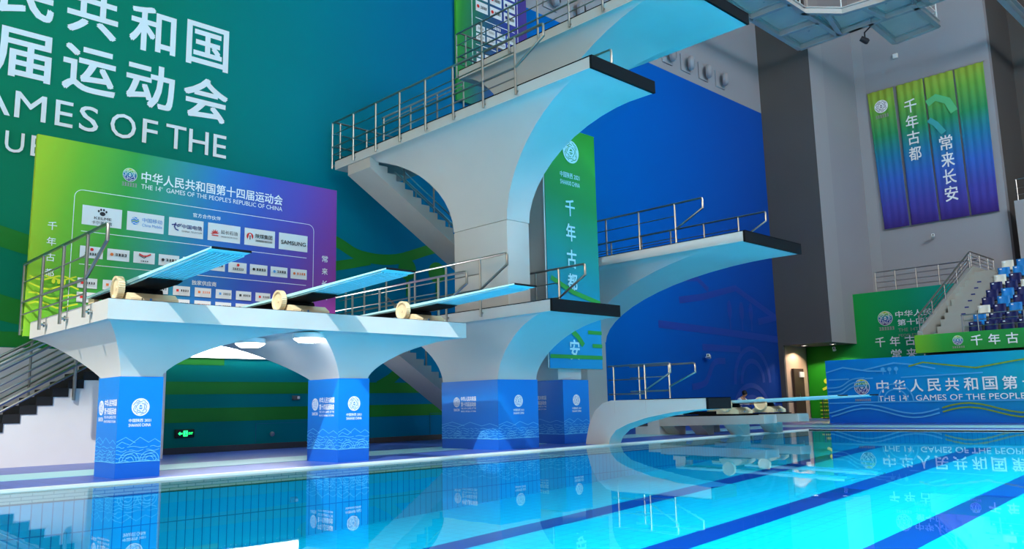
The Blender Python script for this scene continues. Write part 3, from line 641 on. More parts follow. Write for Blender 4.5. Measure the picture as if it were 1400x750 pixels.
for k in (-1, 0, 1): P.stroke([(c0-.07, z0-.02+.045*k), (c0-.02, z0+.012+.045*k), (c0+.02, z0-.012+.045*k), (c0+.07, z0+.02+.045*k)], .014, CARD if k else YELG)
P.lv = 2
T_('中国移动', 6.03, 6.43, 4.76, 4.85, INKB); T_('China Mobile', 6.03, 6.43, 4.67, 4.73, INKB)
c0 = sx(6.72); z0 = sz(4.76);
P.stroke([(c0-.09, z0+.03), (c0-.03, z0+.045), (c0+.02, z0+.03), (c0+.07, z0+.06)], .022, NAVY); P.stroke([(c0-.01, z0+.08), (c0-.035, z0), (c0-.01, z0-.05), (c0+.05, z0-.07)], .026, NAVY); P.stroke([(c0+.02, z0), (c0+.08, z0+.03), (c0+.1, z0+.07)], .016, NAVY)
T_('中国电信', 6.84, 7.27, 4.74, 4.83, NAVY, .02); T_('CHINA TELECOM', 6.84, 7.27, 4.665, 4.70, INK)
c0 = sx(7.56); z0 = sz(4.75)
for k in range(6):
    a = math.radians(20+k*32); P.poly([(c0, z0-.03), (c0+.05*math.cos(a-.25), z0-.03+.05*math.sin(a-.25)), (c0+.1*math.cos(a), z0-.03+.1*math.sin(a)), (c0+.05*math.cos(a+.25), z0-.03+.05*math.sin(a+.25))], INKR)
P.rect(c0-.07, c0+.07, z0-.075, z0-.055, INKR)
T_('延长石油', 7.69, 8.07, 4.73, 4.82, INK); P.smudge(sx(7.69), sx(8.07), sz(4.66), sz(4.69), 12, PEWTER)
c0 = sx(8.36); z0 = sz(4.765); P.disc(c0, z0, .075, INKR); P.lv = 3
P.poly([(c0-.02, z0+.05), (c0+.02, z0+.05), (c0+.05, z0-.075), (c0-.05, z0-.075)], CARD); P.rect(c0-.012, c0+.012, z0-.07, z0+.02, INK); P.lv = 2
T_('陕煤集团', 8.49, 8.9, 4.74, 4.84, INK, .02); P.smudge(sx(8.49), sx(8.9), sz(4.665), sz(4.705), 12, INK)
T_('SAMSUNG', 9.12, 9.75, 4.69, 4.78, INK, .035)
marks = (INK, INKR, INKO, INKB)
for i in range(10):
    a = 4.9+.4978*i; mk = marks[(i*7+3) % 4]
    if i in (0, 6): P.disc(sx(a+.21), sz(4.085), .03, INKR, 14); P.smudge(sx(a+.08), sx(a+.34), sz(3.97), sz(4.02), 6, INK, i)
    elif i == 2: P.stroke([(sx(a+.1), sz(4.1)), (sx(a+.18), sz(4.06)), (sx(a+.26), sz(4.07)), (sx(a+.33), sz(4.11))], .025, INKR); P.stroke([(sx(a+.1), sz(4.07)), (sx(a+.2), sz(4.02)), (sx(a+.24), sz(4.05))], .015, INK); P.smudge(sx(a+.13), sx(a+.29), sz(3.945), sz(3.97), 4, INK, i)
    else: P.disc(sx(a+.08), sz(4.03), .03, mk, 14); P.smudge(sx(a+.14), sx(a+.37), sz(4.005), sz(4.06), 4, INK if i % 3 else mk, i)
for i in range(11):
    for zc, q in ((3.42, 1), (3.147, 5)):
        a = 4.89+.4555*i; mk = marks[(i*5+q) % 4]; P.rect(sx(a+.05), sx(a+.1), sz(zc-.025), sz(zc+.025), mk); P.smudge(sx(a+.14), sx(a+.31), sz(zc-.02), sz(zc+.025), 4, INK if (i+q) % 2 else mk, i)
P.lv = 1
# yellow line landscape at the lower left
for k in range(4): P.stroke([(sx(4.06+.12*t), sz(2.95+.17*k+.05*math.sin(t*1.1+k))) for t in range(8)], .03, YELG)
P.stroke([(sx(4.08), sz(3.42)), (sx(4.3), sz(3.5)), (sx(4.6), sz(3.42)), (sx(4.85), sz(3.52))], .025, YELG)
for k in range(3): P.disc(sx(4.46+.09*k), sz(3.40), .03, YELG, 10, .045)
P.build('printed_logos', sb, 'white logo cards, title lettering and frame lines')

# high sponsor banner beside the top platform
HB = grad('high_banner_print', (1, 0, -.10), 14.6, 18.4, [(0, L(80, 190, 40)), (.12, L(30, 140, 60)), (.4, L(30, 90, 120)), (.65, L(40, 60, 150)), (1, L(90, 50, 130))])
hb = thing('sponsor_banner', 'tall sponsor banner hanging high on the wall behind the highest platform', 'sponsor board', (17.8, 18.9, 10.5))
b = MB(); b.box(16.16, 19.4, 18.86, 18.94, 10.5, 17.2, HB); b.build('printed_panel', hb)
P = Panel((0, 18.86, 0), (1, 0, 0), e=.004)
for a in (16.85, 18.95): P.rect(a-.012, a+.012, 11.6, 16.6, WHITEP)
for z in (13.55, 12.62): P.rect(17.0, 18.8, z-.012, z+.012, WHITEP)
for i in range(3):
    for z in (13.8, 14.25, 14.7): P.rect(17.02+.64*i, 17.02+.64*i+.54, z, z+.36, CARD)
for i in range(4):
    for z in (12.78, 13.08): P.rect(17.02+.47*i, 17.02+.47*i+.39, z, z+.24, CARD)
for i in range(5):
    for z in (11.75, 11.98, 12.21): P.rect(17.02+.37*i, 17.02+.37*i+.3, z, z+.17, CARD)
P.lv = 2
for i in range(3):
    for z in (13.8, 14.25, 14.7): P.disc(17.12+.64*i, z+.18, .06, (INKR, INKR, NAVY)[i]); P.smudge(17.22+.64*i, 17.5+.64*i, z+.13, z+.23, 4, INK, i)
for i in range(4):
    for z in (12.78, 13.08): P.smudge(17.08+.47*i, 17.34+.47*i, z+.08, z+.16, 4, PEWTER, i)
P.smudge(17.75, 18.1, 13.36, 13.46, 5, WHITEP)
P.build('printed_logos', hb, 'white logo cards and frame lines')

# vertical banner on the tower
TB = grad('tower_banner_print', (.25, 0, 1), 4.9, 11.6, [(0, L(10, 140, 205)), (.28, L(14, 140, 190)), (.5, L(16, 140, 140)), (.72, L(16, 140, 80)), (1, L(34, 150, 46))], rough=.5)
tb = thing('hanging_banner', 'tall green to blue banner with vertical Chinese lettering hung on the tower column', 'banner', (15.1, 13.29, 1.8))
KB = 13.28/12.92
def bx(x): return x*KB
def bz(z): return .92+(z-.92)*KB
b = MB(); n = 12; fr_ = []
x0, x1, zb, zt = bx(13.77), bx(15.63), bz(1.75), bz(7.63)
vs = []
for i in range(n+1):
    s = i/n; xx = x0+(x1-x0)*s; off = .008*math.sin(s*5)
    vs += [(xx, 13.28+off, zb), (xx, 13.28+off, zt), (xx, 13.292+off, zt), (xx, 13.292+off, zb)]
fs = []
for i in range(n):
    for j in range(4): fs.append((i*4+j, i*4+(j+1) % 4, i*4+4+(j+1) % 4, i*4+4+j))
fs += [(0, 1, 2, 3), (n*4, n*4+1, n*4+2, n*4+3)]
b.mesh(vs, fs, TB); b.build('banner_cloth', tb)
b = MB(); b.tube([(x0-.03, 13.31, zt), (x1+.03, 13.31, zt)], .018, WHITESTEEL); b.tube([(x0-.02, 13.31, zb), (x0-.02, 13.31, zt)], .014, WHITESTEEL); b.tube([(x0-.03, 13.31, zb), (x1+.03, 13.31, zb)], .018, STEEL); b.build('hanging_frame', tb, label='thin white hanging frame')
P = Panel((0, 13.268, 0), (1, 0, 0), e=.003)
LCY = mat('pale_banner_letter', L(165, 225, 240), .6)
bc = bx(14.62)
P.emblem(bx(14.72), bz(7.05), .30, LCY, mat('emblem_green_line', L(24, 140, 60), .6), 6); P.text('中国陕西 2021', bc-.33, bc+.40, bz(6.36), bz(6.50), LCY, .02); P.text('SHAANXI CHINA', bc-.33, bc+.40, bz(6.18), bz(6.29), LCY, .02)
P.lv = 1
for ch, za, zb_ in (('千', 5.82, 5.42), ('年', 5.22, 4.80), ('古', 4.58, 4.14), ('都', 4.0, 3.57), ('常', 3.14, 2.72), ('来', 2.98, 2.95), ('长', 2.8, 2.78), ('安', 2.42, 1.96)):
    if za-zb_ > .2: P.text(ch, bc-.17, bc+.17, bz(zb_), bz(za), LCY, .03)
for k, (z, a0, a1) in enumerate(((2.02, 0.0, 1.86), (2.3, 1.5, 1.86), (2.62, 1.35, 1.86))): P.rect(x0+a0*KB, x0+a1*KB, bz(z-.045), bz(z+.045), GREENM)
P.stroke([(x0+.6, bz(2.75)), (x0+1.0, bz(2.5)), (x0+1.2, bz(2.3))], .14, GREENM)
P.stroke([(x0+.1, bz(3.85)), (x0+.9, bz(3.55)), (x0+1.9, bz(3.35))], .12, GREENM)
P.build('lettering', tb, 'pale emblem and vertical Chinese lettering')

# ------------------------------------------------------------------ lamps under the springboard platform, glowing strip beyond
for i, (lx, ly) in enumerate(((7.0, 14.0), (7.35, 12.55))):
    t = thing('ceiling_lamp', ('glowing round lamp under the springboard platform, farther back in the arch', 'glowing round lamp under the front edge of the springboard platform')[i], 'lamp', (lx, ly, 2.1), 'lamps under the springboard platform')
    b = MB(); b.lathe([(.27, 0), (.27, .09)], (lx, ly, 2.13), (0, 0, 1), WHITESTEEL, 24); b.build('housing', t)
    b = MB(); b.lathe([(.05, -.06), (.18, -.05), (.255, 0)], (lx, ly, 2.12), (0, 0, 1), LAMP, 24); b.build('diffuser', t)
t = thing('glowing_strip', 'long glowing strip on the back wall seen through the first arch', 'lamp', (9.1, 18.9, 2.2))  # glowing panel stands in for a bright strip of unidentified source
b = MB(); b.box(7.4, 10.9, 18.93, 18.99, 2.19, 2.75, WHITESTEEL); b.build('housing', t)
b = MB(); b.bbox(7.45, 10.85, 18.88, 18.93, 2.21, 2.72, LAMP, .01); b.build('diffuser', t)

# ------------------------------------------------------------------ small wall things
t = thing('exit_sign', 'small lit green emergency exit sign low on the teal wall', 'exit sign', (7.95, 18.95, .37))
GLOW = mat('exit_green', L(30, 230, 120), .5, emit=L(40, 255, 130), es=2.2)
b = MB(); b.bbox(7.72, 8.16, 18.93, 18.99, .36, .55, mat('sign_black', L(20, 24, 24), .4), .01); b.build('housing', t)
P = Panel((7.72, 18.93, .36), (1, 0, 0), e=.004)
P.poly([(.06, .095), (.11, .14), (.11, .11), (.16, .11), (.16, .08), (.11, .08), (.11, .05)], GLOW); P.rect(.18, .28, .03, .16, GLOW); P.text('EXIT', .30, .4, .07, .12, GLOW, .02)
P.lv = 2; P.stroke([(.21, .05), (.235, .09), (.22, .12)], .014, INK); P.stroke([(.235, .09), (.26, .05)], .014, INK); P.disc(.235, .14, .012, INK, 10)
P.build('lit_symbols', t, 'green arrow, running man and EXIT letters')
def cctv(label, p, d):
    t = thing('security_camera', label, 'camera', p)
    b = MB(); p = Vector(p); d = Vector(d); q = p+d*.18
    b.tube([p, q-Vector((0, 0, .05)), q], .03, WHITESTEEL); b.build('bracket', t)
    b = MB(); b.bar(q, q+Vector((-.28, -.12, .06)), .13, .13, WHITESTEEL); b.build('camera_body', t)
    b = MB(); e = q+Vector((-.28, -.12, .06)); b.bar(e, e+Vector((-.02, -.009, .004)), .06, .06, INK); b.build('lens', t)
cctv('white security camera on the blue wall right of the low curved platform', (29.67, 18.98, 2.72), (0, -1, 0))
cctv('small dark security camera in the passage under the charcoal block', (38.44, 17.4, 3.2), (-1, 0, 0))
cctv('white security camera below the four hanging banners', (40.95, 13.35, 8.3), (-1, 0, 0))
t = thing('sensor_box', 'small white square sensor box high on the grey wall above the banners', 'sensor', (40.95, 14.25, 17.6))
b = MB(); b.bbox(40.86, 40.99, 14.13, 14.37, 17.55, 17.79, WHITESTEEL, .02); b.build('housing', t)
b = MB(); b.box(40.84, 40.86, 14.18, 14.32, 17.6, 17.74, CARD); b.build('cover', t)
t = thing('emergency_light', 'small grey emergency light on the teal wall left of the second pillar', 'lamp', (10.75, 18.97, 1.18))
b = MB(); b.bbox(10.66, 10.84, 18.92, 18.99, 1.18, 1.29, mat('grey_box', L(90, 96, 100), .5), .01); b.build('housing', t)
b = MB(); b.bbox(10.77, 10.83, 18.88, 18.92, 1.2, 1.27, WHITESTEEL, .01); b.build('lens', t)
for hx0, hx1, hz1, kx, lab in ((9.7, 11.2, .62, 10.1, 'flush wall hatch with round knob on the teal wall by the second pillar'), (15.1, 15.9, .75, 15.75, 'flush wall hatch with round knob on the dark blue wall by the broad pillar')):
    t = thing('wall_hatch', lab, 'hatch', (hx0, 18.98, .15), None); fr_ = mat('hatch_joint', L(6, 110, 140), .6)
    b = MB(); b.bar((hx0, 18.985, .16), (hx0, 18.985, hz1), .01, .012, fr_); b.bar((hx1, 18.985, .16), (hx1, 18.985, hz1), .01, .012, fr_); b.bar((hx0, 18.985, hz1), (hx1, 18.985, hz1), .01, .012, fr_); b.build('hatch_frame', t)
    b = MB(); b.lathe([(.02, 0), (.02, .04), (.06, .05), (.06, .09), (.02, .1)], (kx, 18.99, .36), (0, -1, 0), STEEL, 14); b.build('knob', t)
# air nozzles in a row on the grey band
def nozzle(x, label):
    t = thing('air_nozzle', label, 'air vent', (x, 18.95, 15.5), 'round air nozzles on the grey band')
    b = MB(); b.bbox(x-.36, x+.36, 18.93, 18.99, 15.12, 15.9, GREYW, .01); b.build('back_plate', t)
    b = MB(); dr = Vector((.5, -.85, -.05))
    b.lathe([(.24, .02), (.29, .07), (.31, .15), (.28, .24), (.2, .3), (.17, .29)], (x, 18.84, 15.5), dr, GREYW, 20); b.build('nozzle_ball', t)
    b = MB(); b.lathe([(.185, .295), (.02, .27)], (x, 18.84, 15.5), dr, INK, 20); b.build('opening', t, label='dark round opening')
    return t
n0 = nozzle(32.17, 'round air nozzle at the right end of the row, nearest the charcoal block')
for x, lab in ((30.79, 'round air nozzle second from the right end of the row'), (29.41, 'round air nozzle third from the right end of the row'), (28.03, 'round air nozzle partly hidden behind the tip of the highest platform'),
               (22.15, 'round air nozzle seen just above the deck edge of the highest platform'), (20.75, 'round air nozzle beside the high sponsor banner')):
    dup(n0, (x, 18.95, 15.5), lab)
for i, (dx_, dy_) in enumerate(((36.9, 18.2), (37.3, 17.0))):
    t = thing('downlight', ('warm downlight in the passage ceiling over the beige wall', 'warm downlight under the edge of the charcoal block')[i], 'lamp', (dx_, dy_, 3.4), 'passage downlights')
    b = MB(); b.lathe([(.14, 0), (.14, -.03), (.1, -.03)], (dx_, dy_, 3.42), (0, 0, 1), WHITESTEEL, 16, cap=False); b.build('ring', t)
    b = MB(); b.lathe([(.1, -.02), (.01, -.03)], (dx_, dy_, 3.42), (0, 0, 1), WARM, 16); b.build('diffuser', t)
    ld = bpy.data.lights.new('downlight_bulb', 'SPOT'); ld.energy = 160; ld.color = (1, .8, .6); ld.spot_size = 2.4; ld.shadow_soft_size = .08
    lo = bpy.data.objects.new('downlight_bulb', ld); COL.objects.link(lo); lo.location = (dx_, dy_, 3.3)

# ------------------------------------------------------------------ far banners
FB = grad('far_banner_print', (0, -1, 0), -14.6, -6.5, [(0, L(6, 122, 212)), (.3, L(4, 136, 216)), (.6, L(6, 150, 208)), (1, L(20, 170, 170))], d2=(0, .0, -1), lo2=-1.1, hi2=.2, col2=L(16, 92, 204), spec=.15)
fb = thing('pool_end_banner', 'long blue banner with white Chinese title standing at the far end of the pool', 'banner', (31.05, 8, 0))
b = MB(); b.box(31, 31.12, .5, 14.5, 0, 2.36, FB); b.build('printed_panel', fb)
P = Panel((31, 0, 0), (0, -1, 0), e=.008)
P.emblem(-13.15, 1.32, .29, rainbow('emblem_far', 1.03, 1.6), WHITEP, 8, WHITEP); P.smudge(-13.45, -12.85, .80, .88, 8, PEWTER)
for i, ch in enumerate('中华人民共和国第十四届运动会'): P.text(ch, -12.60+i*.594, -12.17+i*.594, 1.10, 1.53, WHITEP, .025)
P.text("THE 14   GAMES OF THE PEOPLE'S REPUBLIC OF CHINA", -12.57, -4.4, .78, .98, WHITEP, .012); P.text('TH', -11.7, -11.5, .9, .98, WHITEP)
P.lv = 0.5
def wl(pts, w, mt): P.stroke(pts, w, mt)
wl([(-14.48, 1.9), (-13.81, 2.07), (-12.9, 1.9), (-12.2, 1.86)], .05, MBLUE); wl([(-13.1, 1.93), (-11.91, 2.15), (-11.2, 2.05), (-10.5, 1.88)], .05, MBLUE); wl([(-11.4, 2.0), (-10.9, 2.12), (-10.3, 2.02), (-9.2, 1.85), (-8.2, 2.0), (-6, 2.3)], .05, OLIVE)
for a in (-12.32, -12.08, -11.84): P.disc(a, 1.93, .075, MBLUE, 12); P.rect(a-.015, a+.015, 1.75, 1.9, MBLUE)
wl([(-14.48, .37+0)]+[(-14.4+.3*t, .5+.17*math.sin(t*.54-.8)) for t in range(14)], .05, MBLUE); wl([(-14.4+.3*t, .36+.17*math.sin(t*.54-.8)) for t in range(14)], .05, MBLUE)
wl([(-10.4+.3*t, .5+.17*math.sin((t+13.3)*.54-.8)) for t in range(20)], .05, OLIVE); wl([(-10.4+.3*t, .36+.17*math.sin((t+13.3)*.54-.8)) for t in range(20)], .05, OLIVE)
wl([(-14.45, .74), (-12, .76), (-8, .74), (-5, .74)], .04, MBLUE)
for k in range(3): wl([(-14.45+.12*t, 1.2+.14*k+.17*math.tanh((t-6)*.5)) for t in range(13)], .045, MBLUE)
wl([(-14.4, 1.62), (-13.6, 1.63)], .045, MBLUE); wl([(-13.0, 1.62), (-12.7, 1.63)], .045, MBLUE); wl([(-11.7, 1.62), (-9, 1.68)], .04, MBLUE)
for r in (.62, .42): wl([(-11.95+r*math.cos(t*.262), .78+r*math.sin(t*.262)) for t in range(13)], .045, MBLUE)
P.build('lettering', fb, 'white title, round emblem and pale wave lines')
GF = grad('green_fascia_print', (0, -1, 0), -11.5, -7, [(0, L(120, 190, 40)), (.22, L(40, 160, 60)), (1, L(16, 140, 70))])
gf = thing('grandstand_banner', 'long green banner with white Chinese letters along the front of the grandstand', 'banner', (32, 8, 2.5))
b = MB(); b.box(32, 32.15, .5, 11.47, 2.5, 3.16, GF); b.build('printed_panel', gf)
P = Panel((32, 0, 0), (0, -1, 0), e=.008)
P.emblem(-9.99, 2.88, .17, rainbow('emblem_fascia', 2.7, 3.05), WHITEP, 9, WHITEP); P.smudge(-10.2, -9.78, 2.6, 2.67, 6, PEWTER)
for i, ch in enumerate('千年古都常来长安'): P.text(ch, -9.56+i*.56, -9.2+i*.56, 2.66, 3.02, WHITEP, .03)
P.build('lettering', gf, 'round emblem and white Chinese letters')
# four hanging banners on the grey wall
HG = grad('hanging_print', (0, .05, 1), 9.6, 16.9, [(0, L(84, 60, 150)), (.18, L(72, 74, 168)), (.36, L(58, 104, 196)), (.52, L(42, 126, 170)), (.68, L(50, 146, 96)), (.85, L(106, 172, 76)), (1, L(170, 200, 80))], rough=.7, spec=.1)
labs = ('leftmost of the four hanging banners, with the round emblem near its top', 'hanging banner with four white characters high up, second of the four from the left', 'hanging banner with four white characters lower down, third of the four from the left', 'rightmost of the four hanging banners, plain green to purple without large characters')
for i, (ya, yb, yc, yd) in enumerate(((15.77, 14.5, 15.54, 14.36), (14.36, 13.1, 14.27, 13.02), (13.03, 11.75, 12.93, 11.70), (11.67, 10.43, 11.62, 10.48))):
    t = thing('hanging_banner', labs[i], 'banner', (40.9, (ya+yb)/2, 9.06), 'banners on the grey wall')
    b = MB(); n = 24; m_ = 6; vs = []; fs = []
    for k in range(m_+1):
        q = k/m_; z = 16.12-7.05*q; y0 = ya+(yc-ya)*q; y1 = yb+(yd-yb)*q
        for j in range(n+1):
            s = j/n; vs.append((40.88+.025*math.sin(s*23+i*2+.6*q)*(.4+.6*(1-q)), y0+(y1-y0)*s, z))
    for k in range(m_):
        for j in range(n): a = k*(n+1)+j; fs.append((a, a+1, a+n+2, a+n+1))
    b.mesh(vs, fs, HG); c_ = b.build('banner_cloth', t)
    sd = c_.modifiers.new('cloth_thickness', 'SOLIDIFY'); sd.thickness = .01
    b = MB(); b.tube([(40.9, ya+.04, 16.13), (40.9, yb-.04, 16.13)], .02, STEEL); b.tube([(40.9, yc+.02, 9.06), (40.9, yd-.02, 9.06)], .02, STEEL); b.build('hanging_rods', t)
    P = Panel((40.84, 0, 0), (0, -1, 0), e=.008)
    if i == 0: P.emblem(-15.13, 15.27, .33, WHITEP, mat('emblem_dark', L(40, 40, 90), .6), 2); P.smudge(-15.45, -14.8, 14.68, 14.85, 6, PEWTER); P.build('emblem', t, 'round white emblem')
    if i == 1: P.vtext('千年古都', -13.76, .56, 15.24, .80, .66, WHITEP); P.build('lettering', t, 'four white Chinese characters')
    if i == 1: P.stroke([(-13.15, 14.6), (-13.5, 14.2), (-13.6, 13.6), (-13.5, 13.2)], .3, mat('pale_arc_teal', L(60, 165, 170), .7)); P.stroke([(-14.1, 10.2), (-13.7, 10.35), (-13.3, 10.2), (-13.12, 10.3)], .16, mat('pale_arc_violet', L(92, 90, 200), .7))
    if i == 2: P.stroke([(-13.0, 14.8), (-12.6, 15.0), (-12.1, 14.7), (-11.85, 14.1)], .34, mat('pale_arc_green', L(90, 190, 130), .7)); P.stroke([(-13.0, 14.0), (-12.7, 13.7), (-12.4, 13.2)], .26, mat('pale_arc_teal', L(60, 165, 170), .7))
    if i == 2: P.vtext('常来长安', -12.35, .56, 13.05, .82, .70, WHITEP); P.build('lettering', t, 'four white Chinese characters')

# ------------------------------------------------------------------ grandstand
st = thing('grandstand_stair', 'pale stepped aisle of the grandstand with sloped side wall', 'stairs', (34, 10.5, 2.6))
STEP = mat('stand_concrete', L(158, 160, 156), .75, noise=.04)
n = 10; pol = [(32.15, 2.5)]
x0_, z0_ = 32.3, 3.2
for i in range(n): pol += [(x0_+.46*i, z0_+.285*(i)), (x0_+.46*(i+1), z0_+.285*i)]
pol += [(36.9, 5.92), (40.4, 5.92), (40.4, 2.5)]
b = MB(); b.prism(pol, 'y', 9.75, 10.9, STEP); b.build('steps', st)
b = MB(); b.mesh([(32.2, 11.42, 2.5), (32.2, 11.42, 3.3), (36.8, 10.8, 6.15), (40.0, 10.8, 6.15), (40.0, 10.8, 2.5), (32.2, 11.25, 2.5), (32.2, 11.25, 3.3), (36.8, 10.62, 6.15), (40.0, 10.62, 6.15), (40, 10.62, 2.5)],
                 [(0, 1, 2, 3, 4), (5, 9, 8, 7, 6), (1, 6, 7, 2), (2, 7, 8, 3), (0, 5, 6, 1), (3, 8, 9, 4)], STEP); b.build('side_wall', st)
P = MB()
for i in range(3, 9): P.box(x0_+.46*i-.004, x0_+.46*i, 10.15, 10.3, z0_+.285*i-.13, z0_+.285*i-.08, NAVY)
P.build('step_numbers', st, label='small blue step marks')
rs = MB(); pol2 = [(32.15, 2.5)]
for i in range(9): pol2 += [(32.2+.5*i, 2.85+.33*i), (32.2+.5*(i+1), 2.85+.33*i)]
pol2 += [(40.36, 2.85+.33*8), (40.36, 2.5)]
rs.prism(pol2, 'y', .5, 9.75, STEP); o = rs.build('grandstand_terrace', loc=(35, 5, 2.5)); tag(o, 'pale stepped terrace under the rows of coloured seats', 'grandstand')
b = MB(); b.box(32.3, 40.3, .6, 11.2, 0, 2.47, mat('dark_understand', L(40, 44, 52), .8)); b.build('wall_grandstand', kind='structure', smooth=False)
SEATC = {'w': mat('seat_white', L(225, 226, 214), .45), 'b': mat('seat_blue', L(30, 130, 205), .45), 'n': mat('seat_navy', L(26, 32, 92), .45)}
protos = {}
def seat(c, x, y, z, label):
    if c in protos: return dup(protos[c], (x, y, z), label, 'grandstand seats')
    t = thing('stadium_seat', label, 'seat', (x, y, z), 'grandstand seats'); mt = SEATC[c]
    b = MB(); w = .2; vs = []; fs = []; prof = [(-.0, .28), (.06, .34), (.10, .50), (.11, .66), (.10, .70)]
    for px_, pz_ in prof:
        for j in range(5):
            s = j/4-.5; vs.append((x+.12+px_-.1*(2*s)**2*.5, y+s*.43, z+pz_-.015*(2*s)**2))
    for k in range(4):
        for j in range(4): a = k*5+j; fs.append((a, a+1, a+6, a+5))
    b.mesh(vs, fs, mt); o = b.build('backrest', t); o.modifiers.new('thickness', 'SOLIDIFY').thickness = .03
    b = MB(); b.bbox(x-.22, x+.17, y-.21, y+.21, z+.24, z+.29, mt, .015); b.build('seat_pan', t)
    b = MB(); b.bar((x-.02, y, z), (x-.02, y, z+.25), .05, .05, INK); b.build('support', t)
    b = MB(); b.box(x+.07, x+.085, y+.05, y+.12, z+.60, z+.64, WHITEP); b.build('number_plate', t, label='small white number plate')
    protos[c] = t; return t
rowpat = ['nnnnn', 'bnnnb', 'wnbnb', 'nbnnn', 'nbnbn', 'nnwnb', 'wnnbn', 'bbnwb', 'wbnbn']
ordw = ('front', 'second', 'third', 'fourth', 'fifth', 'sixth', 'seventh', 'eighth', 'top')
cn = {'w': 'white', 'b': 'light blue', 'n': 'navy'}; pos = ('on the aisle', 'second from the aisle', 'third from the aisle', 'fourth from the aisle', 'fifth from the aisle')
for k in range(9):
    for j, ch in enumerate(rowpat[k]):
        seat(ch, 32.43+.5*k, 9.55-.03*k-.52*j, 2.85+.33*k, '%s plastic stadium seat %s in the %s row' % (cn[ch], pos[j], ordw[k]))
rail('pale steel railing along the front of the grandstand seats', (32.25, 9.9), (32.25, .8), 3.16, 3.16, (.05, .55, 2.0, 3.5, 5.0), ((.62, .02), (.42, .014), (.2, .014)), None, None, (0, 0), 0, 'grandstand railings', name='stand_railing')
rail('sloping pale steel railing on the side wall of the grandstand aisle', (32.25, 11.34), (36.8, 10.71), 3.28, 6.13, (0.02, 1.1, 2.2, 3.3, 4.5), ((.62, .035), (.45, .014), (.3, .014), (.15, .014)), None, None, (0, 0), 0, 'grandstand railings', name='stand_railing')
rail('level pale steel railing at the head of the grandstand aisle', (36.85, 10.71), (40.0, 10.71), 6.15, 6.15, (0.05, 1.2, 2.3, 3.1), ((.62, .03), (.45, .014), (.3, .014), (.15, .014)), None, None, (0, 0), 0, 'grandstand railings', name='stand_railing')
rail('grey steel balustrade along the top of the green wall', (38.7, 15.35), (38.7, 11.0), 5.75, 5.75, (0, .9, 1.82, 2.78, 3.7), ((.93, .025), (.7, .016), (.45, .016), (.2, .016)), None, None, (0, 0), 0, 'grandstand railings', name='stand_railing')
rail('thin grey railing on the high terrace beyond the hanging banners', (40.7, 9.7), (40.7, 5), 9.3, 9.3, (.05, 1.1, 2.2, 3.3, 4.4), ((1.0, .025), (.6, .016), (.3, .016)), None, None, (0, 0), 0, 'grandstand railings', name='stand_railing')

# ------------------------------------------------------------------ steel gantry under the roof
gt = thing('lighting_gantry', 'blue-grey steel lighting gantry with white rails under the roof', 'gantry', (33, 13.5, 17))
def beam(a, b_, s=.26):
    b = MB(); a = Vector(a); c_ = Vector(b_); b.bar(a, c_, s*.8, .04, BLUEGREY); b.bar(a-Vector((0, 0, s)), c_-Vector((0, 0, s)), s*.8, .04, BLUEGREY); b.bar(a-Vector((0, 0, s/2)), c_-Vector((0, 0, s/2)), .04, s, BLUEGREY); b.build('steel_beam', gt)
Z = 17.2
for a, c_ in (((18, 16.2), (35.0, 16.35)), ((18, 14.55), (34.9, 14.5)), ((35.0, 16.35), (34.88, 13.4)), ((31.6, 14.6), (32.97, 13.45)), ((32.97, 13.45), (33.2, 11.9)), ((33.2, 11.9), (33.0, 6)), ((34.88, 14.0), (34.85, 9.0)),
              ((34.75, 13.0), (37.7, 13.1)), ((37.7, 13.1), (37.4, 11.1)), ((34.4, 11.1), (37.4, 11.1)), ((33.2, 12.6), (34.85, 12.4)), ((33.2, 10.6), (34.85, 10.6)), ((32.5, 13.9), (34.9, 14.4)), ((33.0, 16.3), (33.0, 14.5)), ((30.5, 16.3), (30.5, 14.5)), ((28, 16.3), (28, 14.5)), ((25.5, 16.3), (25.5, 14.5))):
    beam((a[0], a[1], Z), (c_[0], c_[1], Z))
PLATE = mat('gantry_plate', L(226, 214, 204), .6, noise=.15, nscale=1.2)
for poly in (((18, 14.5), (35, 14.5), (35, 16.3), (18, 16.3)), ((31.6, 14.6), (33, 13.4), (33.2, 9), (34.9, 9), (34.9, 14.5)), ((34.8, 11.1), (37.5, 11.1), (37.7, 13.05), (34.8, 13.0))):
    b = MB(); b.prism(poly, 'z', Z+.02, Z+.07, PLATE); b.build('walkway_plate', gt)
def wrail(pts, nm):
    for h in (.35, .7, 1.05):
        b = MB(); b.tube([(p[0], p[1], Z+.07+h) for p in pts], .025, WHITESTEEL, 6); b.build('white_rail', gt)
    for i in range(len(pts)-1):
        a = Vector(pts[i]); c_ = Vector(pts[i+1]); k = max(1, int((c_-a).length/.9))
        for j in range(k):
            q = a+(c_-a)*j/k; b = MB(); b.tube([(q.x, q.y, Z+.05), (q.x, q.y, Z+1.12)], .03, WHITESTEEL, 6); b.build('white_post', gt)
wrail([(28.5, 14.6), (31.6, 14.6), (32.97, 13.45), (33.2, 11.9), (33.05, 9.2)], 'a'); wrail([(36.0, 11.12), (37.35, 11.12), (37.6, 13.0)], 'b'); wrail([(34.9, 9.5), (34.9, 11.0)], 'c')
b = MB()
for q in ((30, 15.4), (34, 15.4), (34, 12)): b.tube([(q[0], q[1], Z), (q[0], q[1], 21.6)], .05, BLUEGREY, 6)
b.build('hanger_rod', gt)
t = thing('stage_spotlight', 'small black spotlight hanging under the gantry edge', 'lamp', (35.6, 13.6, 16.7))
b = MB(); b.lathe([(.12, 0), (.14, .3), (.1, .38)], (35.5, 13.75, 16.75), (.5, -.6, -.5), INK, 14); b.build('lamp_body', t)
